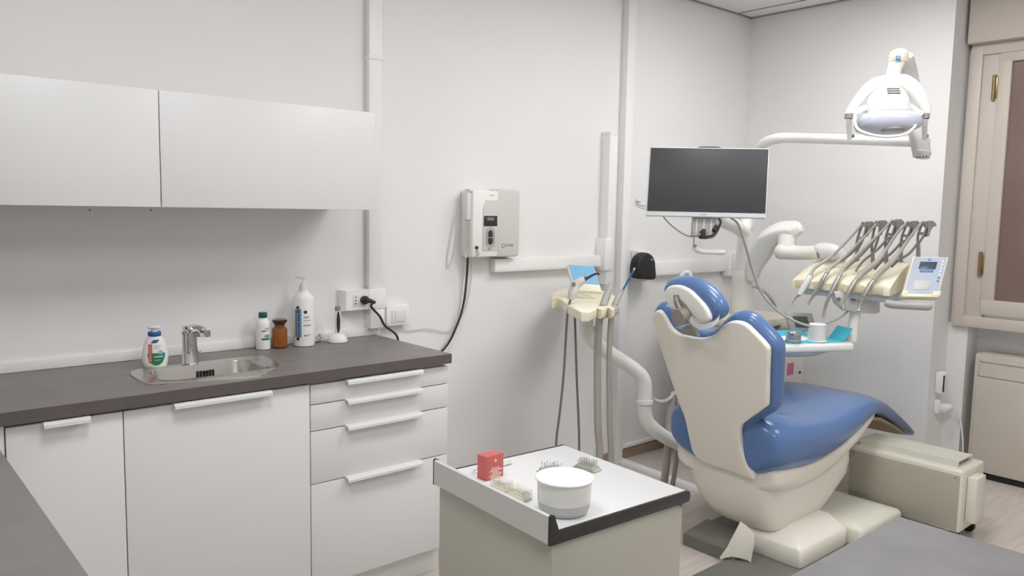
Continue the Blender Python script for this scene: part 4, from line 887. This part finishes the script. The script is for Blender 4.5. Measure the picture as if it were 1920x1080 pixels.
# five levers with their handpieces and hoses
arms = [((1608, 488), (1606, 470), (1622, 418)), ((1637, 490), (1636, 472), (1647, 416)), ((1662, 490), (1661, 460), (1676, 414)), ((1689, 488), (1690, 462), (1706, 417)), ((1722, 478), (1722, 455), (1735, 417))]
xt = xb+.20
for i, (b0, b1, b2) in enumerate(arms):
    lv = None
    P0, P1, P2 = onx(*b0, xt), onx(*b1, xt), onx(*b2, xt-.005); P0.z -= .01
    lv = bpy.data.objects.new('lever', None)
    m = MB(); d_ = (P2-P1).normalized(); sd = V((0, 1, 0))
    m.tube([P0, P1], [.010, .008], n=10, smooth=0)
    for s in (-1, 1):
        m.loft(ribbon([P1+sd*.004*s, P1.lerp(P2, .4)+sd*.014*s, P1.lerp(P2, .85)+sd*.013*s, P2+sd*.010*s+V((-.004, 0, .004))], (.009, .009), (.004, .004), V((1, 0, 0))))
    lv = link('lever', m, 'gm', ib)
    for kq, rq in ((.45, .007), (.92, .010)): m = MB(); q = P1.lerp(P2, kq); m.cyl(q-sd*.016, q+sd*.016, rq, n=12); link('roller', m, 'steel', lv)
    m = MB(); c = P2+_r*.014+V((0, 0, -.008)); m.loft([[c+_r*x+V((0, 0, z))+_f*s for x, z in ((-.026, .006), (-.012, .014), (.016, .015), (.030, .004), (.036, -.012), (.022, -.012), (.010, -.03), (.002, -.06), (-.008, -.06), (-.004, -.02), (-.014, -.012))] for s in (-.012, .012)]); link('lever_head', m, 'gm', lv)
NM = ['with a fine pointed scaler tip', 'with a straight blunt nose', 'with a long bent steel neck', 'with a small angled head, second from the control panel', 'with a small angled head, nearest the control panel']
HPC = [
 dict(tip=[(1484, 574), (1489, 563), (1494, 556), (1500, 552)], tr=[.0012, .0025, .005, .009], body=[(1499, 553), (1506, 541), (1514, 527), (1519, 517)], br=[.012, .016, .016, .013], bm='white', hose=[(1519, 517), (1527, 503), (1541, 493), (1562, 478), (1590, 450), (1614, 423)]),
 dict(tip=[(1514, 571), (1519, 563), (1525, 554)], tr=[.008, .007, .009], body=[(1525, 554), (1535, 538), (1544, 523), (1550, 513)], br=[.010, .012, .012, .008], bm='steel', hose=[(1550, 513), (1556, 503), (1570, 492), (1592, 473), (1620, 445), (1644, 419)]),
 dict(tip=[(1544, 596), (1546, 582), (1551, 565), (1557, 552)], tr=[.006, .007, .009, .010], body=[(1557, 552), (1563, 540), (1569, 528), (1574, 518)], br=[.011, .012, .012, .009], bm='steel', hose=[(1574, 518), (1583, 502), (1600, 485), (1630, 456), (1655, 432), (1671, 414)]),
 dict(tip=[(1578, 577), (1582, 578), (1583, 566), (1588, 554)], tr=[.006, .007, .007, .008], body=[(1588, 554), (1594, 543), (1600, 533), (1606, 524)], br=[.009, .012, .012, .009], bm='steel', hose=[(1606, 524), (1618, 512), (1643, 492), (1660, 470), (1680, 440), (1700, 418)]),
 dict(tip=[(1606, 582), (1611, 582), (1613, 570), (1619, 557)], tr=[.006, .007, .007, .008], body=[(1619, 557), (1625, 546), (1632, 534), (1638, 526)], br=[.009, .012, .012, .009], bm='steel', hose=[(1638, 526), (1650, 511), (1673, 490), (1692, 465), (1710, 440), (1727, 419)]),
]
RET = [[(1616, 455), (1590, 480), (1562, 498), (1552, 505)], [(1640, 450), (1618, 475), (1596, 495), (1580, 508)], [(1667, 444), (1645, 468), (1618, 490), (1605, 508)], [(1694, 450), (1672, 474), (1655, 488), (1640, 505)], [(1724, 452), (1705, 475), (1685, 488), (1672, 500)]]
for i, h in enumerate(HPC):
    th = thing('handpiece', 'handpiece '+NM[i]+' on the bridge', 'dental handpiece', onx(*h['body'][1], xb-.03), 'handpieces on the instrument bridge')
    m = MB(); nb_ = len(h['body']); m.tube([onx(*p, xb-.035+.012*k) for k, p in enumerate(h['body'])], h['br'], n=14, smooth=3); link('handle', m, h['bm'], th)
    m = MB(); nt_ = len(h['tip']); m.tube([onx(*p, xb-.06+.008*k) for k, p in enumerate(h['tip'])], h['tr'], n=10, smooth=3); link('tip', m, 'steel' if i else 'gm', th)
    xs_ = [xb, xb+.03, xb+.07, xb+.12, xb+.16, xb+.185]
    m = MB(); hr = [.010, .009, .008, .007, .006, .006] if i < 3 else [.010, .014, .013, .008, .0065, .006]
    m.tube([onx(*p, x) for p, x in zip(h['hose'], xs_)], hr, n=10); link('hose', m, 'hose', th)
    m = MB(); m.tube([onx(*p, x) for p, x in zip(RET[i], (xb+.18, xb+.15, xb+.11, xb+.07))], .006, n=8); link('return_hose', m, 'hosed', th)
# ------------------------------------------------------------------ tray below the bridge
tp = thing('instrument_tray', 'white rectangular tray table hanging from a post under the bridge', 'tray', (1.8, -1.1, .87))
m = MB(); m.tube([ond(1606, 570, 3.97), ond(1602, 600, 3.97), ond(1596, 640, 3.97)], [.026, .026, .028], n=18, smooth=2); link('post', m, 'dplastic', tp)
q0, q1 = onz(1604, 642, .875), onz(1452, 646, .875); q2 = onz(1590, 616, .875)
ftb = Fr(q1, q0-q1, V((0, 0, 1)).cross(q0-q1)); TW = (q0-q1).length; TD = .29; print('tray', TW, q0, q1, q2)
m = MB(); m.box(-.02, TW, 0, TD, -.045, -.004, .014, fr=ftb, seg=3); link('tray_body', m, 'dplastic', tp)
m = MB(); m.box(-.01, TW-.01, .010, TD-.01, -.005, -.001, .002, fr=ftb); link('tray_inset', m, 'white', tp)
m = MB(); c = ftb(TW*.40, .02, -.045); m.loft([[ftb(TW*(.40+a*math.cos(t)), .10+b*math.sin(t), z) for t in [2*PI*k/24 for k in range(24)]] for a, b, z in ((.42, .085, -.044), (.40, .08, -.058), (.30, .06, -.072), (.10, .03, -.078))]); link('handle_dish', m, 'lgrey', tp)
m = MB(); m.patch(lambda u, v, w: ftb(u, v, w), .0, TW-.05, .015, TD-.02, 6, 4, .0015); 
pp = thing('paper_liner', 'turquoise paper liner spread over the tray with one corner folded up', 'paper', ftb(TW*.4, .1, 0)); link('sheet', m, 'cyan', pp)
m = MB(); m.patch(lambda u, v, w: ftb(TW-.052+.05*v/.09+u*.0, .02+u, .001+v*.75-w), .0, .12, 0, .085, 3, 4, .0012); link('raised_fold', m, 'cyan', pp)
m = MB(); m.patch(lambda u, v, w: ftb(u, TD-.02+.02*v/.02*1, v*1.0+w), .0, TW-.1, 0, .018, 3, 2, .0012); link('back_fold', m, 'cyan', pp)
m = MB(); m.patch(lambda u, v, w: ftb(u, v, w+.002), .02, TW*.62, .07, .20, 3, 3, .003); link('white_pad', m, 'white2', pp)
c = ftb(TW*.60, .055, .002); cu_ = thing('plastic_cup', 'upturned white plastic cup on the turquoise tray paper', 'cup', c)
m = MB(); m.lathe([(.047, 0), (.047, .004), (.043, .006), (.040, .075), (.041, .083), (.036, .086), (.03, .082), (.0, .082)], c, 36); link('cup_body', m, 'white', cu_)
c = ftb(TW*.285, .04, .002); gl = thing('glass_dappen', 'small ribbed clear glass dish on the turquoise tray paper', 'glass dish', c)
m = MB(); m.lathe([(.034, 0), (.038, .004), (.038, .010), (.035, .014), (.036, .038), (.038, .044), (.034, .044), (.032, .03), (.030, .016), (.0, .012)], c, 36); link('glass_body', m, 'glassy', gl)
m = MB(); m.lathe([(.0365, .036), (.0385, .042), (.0385, .046), (.036, .047), (.0345, .043)], c, 36); link('metal_rim', m, 'steel', gl)
c = ftb(TW*.0+.008, .035, .002); 
m = MB(); m.box(-.018, .018, -.014, .014, 0, .030, .004, fr=Fr(c, ftb.x, ftb.y)); m.box(-.012, .008, -.010, .010, .029, .038, .003, fr=Fr(c, ftb.x, ftb.y)); solo('small_bottle', m, mat('deep_blue', (34, 74, 176), .35), 'small deep blue plastic cap at the left end of the tray', 'cap', loc=c)
# sticky note on the unit door
k = ony(1482, 692, -.7045)
m = MB(); fnn = Fr(k, (1, 0, 0), (0, 0, 1)); m.patch(lambda u, v, w: fnn(u, v, w+.01*max(0, -v-.02)), -.036, .036, -.036, .036, 3, 4, .0008); sn = thing('sticky_note', 'pink sticky note with handwriting stuck on the dental unit door', 'note', k); link('note_sheet', m, 'pink', sn)
m = MB()
for j in range(5): m.tube([fnn(-.026+.006*q, .024-.011*j+(.0015 if q % 2 else -.0015), .0016) for q in range(9)], .0006, n=5, smooth=0)
link('handwriting', m, mat('pen_pink', (190, 80, 120), .6), sn)

# ------------------------------------------------------------------ assistant element on the left of the chair
at = thing('assistant_tray', 'cream assistant instrument holder on a curved white arm by the long wall', 'dental instrument holder', (.83, -.52, 1.0))
dA = 3.7
def oz(px, py, z=1.085): return onz(px, py, z)
ZA = 1.075
lp = [(1033, 551), (1040, 546), (1052, 541), (1066, 538), (1090, 540), (1130, 544), (1150, 551), (1163, 563), (1162, 572), (1147, 580), (1140, 576), (1128, 580), (1120, 578), (1105, 585), (1090, 585), (1068, 574), (1060, 568), (1050, 560), (1044, 559), (1035, 562)]
lp3 = [oz(px, py, ZA) for px, py in lp]
m = MB(); m.slab(lp3, (0, 0, -1), .042, .007, 3); link('holder_plate', m, 'cream', at)
f = Fr(oz(1068, 540, ZA+.002), oz(1125, 541, ZA)-oz(1068, 540, ZA), (.25, .25, 1))
bl_, br2, tl2 = ond(1077, 541, 3.78), ond(1127, 544, 3.78), ond(1063, 495, 3.84)
fk = Fr(bl_, br2-bl_, tl2-bl_); fk.y = (tl2-bl_).normalized(); KW, KH = (br2-bl_).length, (tl2-bl_).length
m = MB(); m.box(-.002, KW+.002, -.01, KH, -.025, 0, .003, fr=fk); link('keypad_back', m, 'cream', at)
m = MB(); m.box(.005, KW, .03, KH-.004, .0, .0015, fr=fk); kf = link('keypad_film', m, mat('film_blue', (116, 176, 214), .4), at)
m = MB()
for (a, b) in ((.25, .8), (.75, .82), (.9, .8), (.9, .62), (.3, .62), (.6, .62)): m.box(KW*a-.002, KW*a+.002, KH*b-.002, KH*b+.002, .0015, .002, fr=fk)
m.box(KW*.52, KW*.60, KH*.46, KH*.53, .0015, .002, fr=fk); link('keypad_mark', m, 'dispb', kf)
m = MB(); m.tube([ond(1066, 546, 3.76), ond(1100, 553, 3.68), ond(1113, 559, 3.64)], .0008, n=5, smooth=0); link('seam', m, 'gm', at)
# arm tube down to the chair
m = MB(); m.tube([ond(1100, 580, 3.72), ond(1100, 612, 3.72), ond(1106, 632, 3.72), ond(1125, 650, 3.74), ond(1155, 670, 3.78), ond(1190, 693, 3.82), ond(1207, 712, 3.84), ond(1210, 740, 3.85), ond(1209, 770, 3.86), ond(1216, 793, 3.88), ond(1240, 815, 3.92), ond(1275, 833, 3.98), ond(1310, 850, 4.02)], .034, n=20); link('curved_tube', m, 'dplastic', at)
m = MB(); m.cyl(ond(1209, 750, 3.85), ond(1209, 758, 3.85), .040, n=24); link('tube_collar', m, 'dplastic', at)
m = MB(); m.lathe([(.03, 0), (.045, .01), (.05, .04), (.04, .045)], ond(1122, 592, 3.75), 20, axis=(.3, -.3, 1)); link('filter_cup', m, 'lgrey', at)
m = MB(); m.tube([ond(1110, 618, 3.74), ond(1120, 616, 3.74)], .012, n=10, smooth=0); link('valve', m, 'gm', at)
for px, py in ((1140, 583), (1158, 580)):
    m = MB(); ff_ = Fr(ond(px-9, py+2, 3.50), _r+_u*.15, _u); m.box(-.024, .026, -.018, .016, -.02, .02, .005, fr=ff_); o = link('hose_holder', m, 'grey', at)
hs_d = 3.58
t1 = thing('curing_handpiece', 'white angled light handpiece resting at the left of the assistant tray', 'dental handpiece', ond(1078, 560, 3.6))
m = MB(); m.tube([ond(1070, 562, 3.56), ond(1074, 548, 3.56), ond(1080, 535, 3.57), ond(1088, 528, 3.57), ond(1096, 524, 3.57)], [.014, .021, .021, .019, .015], n=16); link('handle', m, 'lgrey', t1)
m = MB(); c = ond(1077, 533, 3.54); m.cyl(c, c-_f*.006-_r*.006, .010, n=14); link('button', m, 'gm', t1)
m = MB(); m.tube([ond(1096, 524, 3.57), ond(1102, 521, 3.57), ond(1113, 515, 3.57), ond(1121, 513, 3.57), ond(1124, 515, 3.57)], [.012, .006, .005, .005, .004], n=10); link('light_guide', m, 'dark', t1)
m = MB(); m.tube([ond(1070, 562, 3.56), ond(1067, 572, 3.56), ond(1063, 600, 3.57), ond(1057, 700, 3.6), ond(1050, 770, 3.63), ond(1043, 830, 3.66), ond(1046, 880, 3.68), ond(1070, 905, 3.7), ond(1082, 880, 3.72), ond(1086, 830, 3.74), ond(1081, 700, 3.74), ond(1078, 600, 3.73), ond(1077, 585, 3.72)], .0055, n=8); link('cable', m, 'hosed', t1)
t2 = thing('suction_handpiece', 'large grey suction handpiece without a tip in the middle of the assistant tray', 'suction handpiece', ond(1140, 560, 3.58))
m = MB(); m.tube([ond(1131, 574, 3.54), ond(1137, 556, 3.56), ond(1143, 541, 3.57), ond(1146, 530, 3.58)], [.017, .018, .014, .010], n=16); link('handle', m, 'grey', t2)
hpts = [ond(1131, 574, 3.54), ond(1125, 592, 3.52), ond(1121, 640, 3.54), ond(1120, 720, 3.58), ond(1121, 800, 3.62), ond(1124, 855, 3.66), V((ond(1124, 855, 3.66).x, ond(1124, 855, 3.66).y, .02))]
P_ = catmull(hpts, 30); rs_ = MB(); rs_.tube(P_, [.0165+.0012*(i % 2) for i in range(len(P_))], n=14, smooth=0); link('ribbed_hose', rs_, 'hose', t2)
t3 = thing('suction_handpiece', 'slim grey suction handpiece with a blue tube at the right of the assistant tray', 'suction handpiece', ond(1160, 560, 3.58))
m = MB(); m.tube([ond(1153, 572, 3.54), ond(1158, 560, 3.55), ond(1164, 550, 3.56), ond(1168, 543, 3.56)], [.015, .014, .011, .007], n=14); link('handle', m, 'grey', t3)
m = MB(); m.tube([ond(1168, 544, 3.56), ond(1178, 525, 3.57), ond(1188, 507, 3.58)], .0045, n=10); o = link('saliva_tube', m, 'bluep', t3); o['label'] = 'blue saliva ejector tube'
m = MB(); m.tube([ond(1188, 507, 3.58), ond(1190, 502, 3.58)], .003, n=8, smooth=0); link('tube_end', m, 'trunk', t3)
m = MB(); m.tube([ond(1153, 572, 3.54), ond(1147, 590, 3.52), ond(1143, 640, 3.54), ond(1142, 720, 3.58), ond(1143, 800, 3.62), ond(1145, 860, 3.66), V((ond(1145, 860, 3.66).x, ond(1145, 860, 3.66).y, .02))], .0125, n=12); link('hose', m, 'hose', t3)
# second holder beside the backrest
ah = thing('hose_hook', 'grey dish-shaped hose hook with two hoses left of the backrest', 'hose holder', ond(1245, 742, 3.95))
m = MB(); m.tube([ond(1225, 746, 3.95), ond(1232, 751, 3.94), ond(1243, 753, 3.93), ond(1254, 748, 3.93), ond(1262, 739, 3.95)], [.006, .015, .018, .016, .012], n=14, flat=.5); link('hook_dish', m, 'grey', ah)
m = MB(); m.tube([ond(1262, 738, 3.96), ond(1272, 742, 4.0), ond(1285, 760, 4.05), ond(1310, 790, 4.1)], .013, n=10); link('hook_arm', m, 'lgrey', ah)
m = MB(); m.tube([ond(1243, 706, 3.95), ond(1248, 712, 3.95), ond(1250, 722, 3.95)], [.007, .008, .008], n=8, flat=.5); link('lever', m, 'gm', ah)
m = MB(); m.tube([ond(1259, 745, 3.95), ond(1256, 790, 3.97), ond(1251, 850, 4.0), ond(1246, 898, 4.05), onz(1240, 925, .02)], .019, n=14); link('hose', m, 'hose', ah)
m = MB(); m.tube([ond(1272, 750, 4.0), ond(1276, 800, 4.0), ond(1270, 850, 4.03), ond(1262, 905, 4.08), onz(1256, 935, .02)], .012, n=12); link('hose', m, 'hose', ah)
m = MB(); m.box(-.02, .02, -.03, .0, -.02, .02, .006, fr=Fr(ond(1264, 775, 4.0), _r, _u)); link('clamp', m, 'grey', ah)
# floor duct
a, b = onz(1150, 860, .0), onz(1325, 925, .0); ffd = Fr(a, b-a, V((0, 0, 1)).cross(b-a))
m = MB(); Ld = (b-a).length; m.prism([(-.03, .001), (.03, .001), (.024, .016), (-.024, .016)], 0, Ld, Fr(a, ffd.y, (0, 0, 1)) if False else Fr(b, -ffd.y, (0, 0, 1))); solo('floor_duct', m, 'trunk', 'flat white cable duct crossing the floor from the wall to the chair base', 'duct')

# ------------------------------------------------------------------ mobile box, foot control
cb = thing('mobile_unit', 'beige metal box unit on castors with a raised lid strip right of the chair', 'equipment box', (2.15, -1.5, 0))
x0_, x1_, y0_, y1_ = 1.985, 2.25, -1.80, -1.27
m = MB(); m.box(x0_, x1_, y0_, y1_, .055, .348, .012, seg=3); link('case', m, 'compb', cb)
m = MB(); m.box(x0_-.004, x0_+.002, y0_+.012, y1_-.01, .065, .325, .002); fpn = link('side_panel', m, 'compf', cb)
m = MB()
for y in (y0_+.03, y1_-.025): m.cyl((x0_-.004, y, .312), (x0_-.006, y, .312), .004, n=10)
link('screw', m, 'dgrey', fpn)
m = MB(); fq = Fr((x0_-.004, -1.34, .115), (0, -1, 0), (0, 0, 1)); m.text('TURBO JET 1', .010, lambda u, v, w: fq(u, v, w), width=.095); link('lettering', m, 'printg', fpn)
m = MB(); m.prism([(x0_+.045, .346), (x0_+.045, .378), (x1_-.05, .378), (x1_-.05, .346), (x1_-.056, .346), (x1_-.056, .371), (x0_+.052, .371), (x0_+.052, .346)][::-1], -(y1_-.03), -(y0_+.04), Fr((0, 0, 0), (1, 0, 0), (0, 0, 1))); link('lid_channel', m, 'compb', cb)
m = MB(); m.box(x0_+.052, x1_-.056, y0_+.06, y0_+.065, .346, .371); link('channel_shade', m, 'dgrey', cb)  # dark plate imitates the shade inside the open channel end
m = MB(); m.box(x0_+.018, x0_+.034, -1.57, -1.52, .344, .347, .001); link('latch', m, 'dgrey', cb)
m = MB(); m.box(x0_+.05, x0_+.16, y0_-.045, y0_, .10, .315, .008); link('side_box', m, 'compb', cb)
for x in (x0_+.04, x1_-.04):
    for y in (y0_+.035, y1_-.06): m = MB(); m.cyl((x-.01, y, .0275), (x+.01, y, .0275), .0275); m.box(x-.012, x+.012, y-.01, y+.01, .04, .057, .002); link('caster', m, 'black', cb)
ft_ = thing('foot_control', 'dark grey-green foot pedal on the floor left of the chair base', 'foot pedal', onz(1360, 1005, 0))
a = onz(1322, 1030, .0); b = onz(1362, 1048, .0); f = Fr(a, b-a, V((0, 0, 1)).cross(b-a)); LW = (b-a).length
f = Fr((1.0, -1.22, 0), (1, 0, 0), (0, 1, 0)); m = MB(); m.loft([[f(u, v, z) for u, v in ((0+i, 0+i), (.16-i, 0+i), (.21-i, .08), (.20-i, .24-i), (.0+i, .22-i))] for z, i in ((.002, 0), (.055, .0), (.075, .02))]); link('pedal_body', m, 'dgrey', ft_)
m = MB(); m.tube([f(.04, .0, .045), f(.045, -.03, .05), f(.035, -.05, .045), f(.0, -.05, .035), f(-.04, -.045, .01), f(-.12, -.05, .009)], .009, n=10); link('pedal_cable', m, 'dgrey', ft_)
m = MB(); m.ball(f(.05, -.005, .05), .02, n=14); link('pedal_knob', m, 'dgrey', ft_)
# base of the chair: folded cover sheet, side step
sh1 = [(1388, 978), (1399, 985), (1415, 1001), (1414, 1020), (1408, 1055), (1400, 1050), (1388, 1047), (1374, 1044), (1360, 1046), (1352, 1050), (1349, 1046), (1364, 1025), (1378, 998)]
m = MB(); pn = V((-.8, -.58, .1)).normalized(); pp0 = V((.99, -1.28, .12)); m.slab([onp(x, y, pp0, pn) for x, y in sh1], -pn, .004, .001); 
cs = thing('cover_sheet', 'stiff cream plastic flap hanging at the front of the chair base', 'cover', pp0); link('flap', m, 'beige', cs)
for (x, y, sx, sy, e) in [(a, b, 0, 0, 0) for a, b in ((-1.19, -1.65), (.61, -1.65), (1.81, -1.30), (-.89, -3.45), (1.21, -2.85))]:  # all out of view; the last two are added fill to brighten the room
    t = thing('ceiling_light', 'unseen square flat ceiling light panel, rear pair added as fill', 'ceiling light', (x, y, H-.01), 'square ceiling light panels')
    link('light_frame', B(x-.31, x+.31, y-.31, y+.31, H-.012, H-.0045), 'white', t); link('diffuser', B(x-.29, x+.29, y-.29, y+.29, H-.014, H-.0122), 'bulb', t)
w = bpy.data.worlds.new('world'); S.world = w; w.use_nodes = True
w.node_tree.nodes['Background'].inputs[0].default_value = lin((235, 238, 240)); w.node_tree.nodes['Background'].inputs[1].default_value = .3
S.view_settings.view_transform = 'Standard'; S.view_settings.look = 'None'; S.view_settings.gamma = 1; S.view_settings.use_curve_mapping = False
S.view_settings.exposure = 0.84
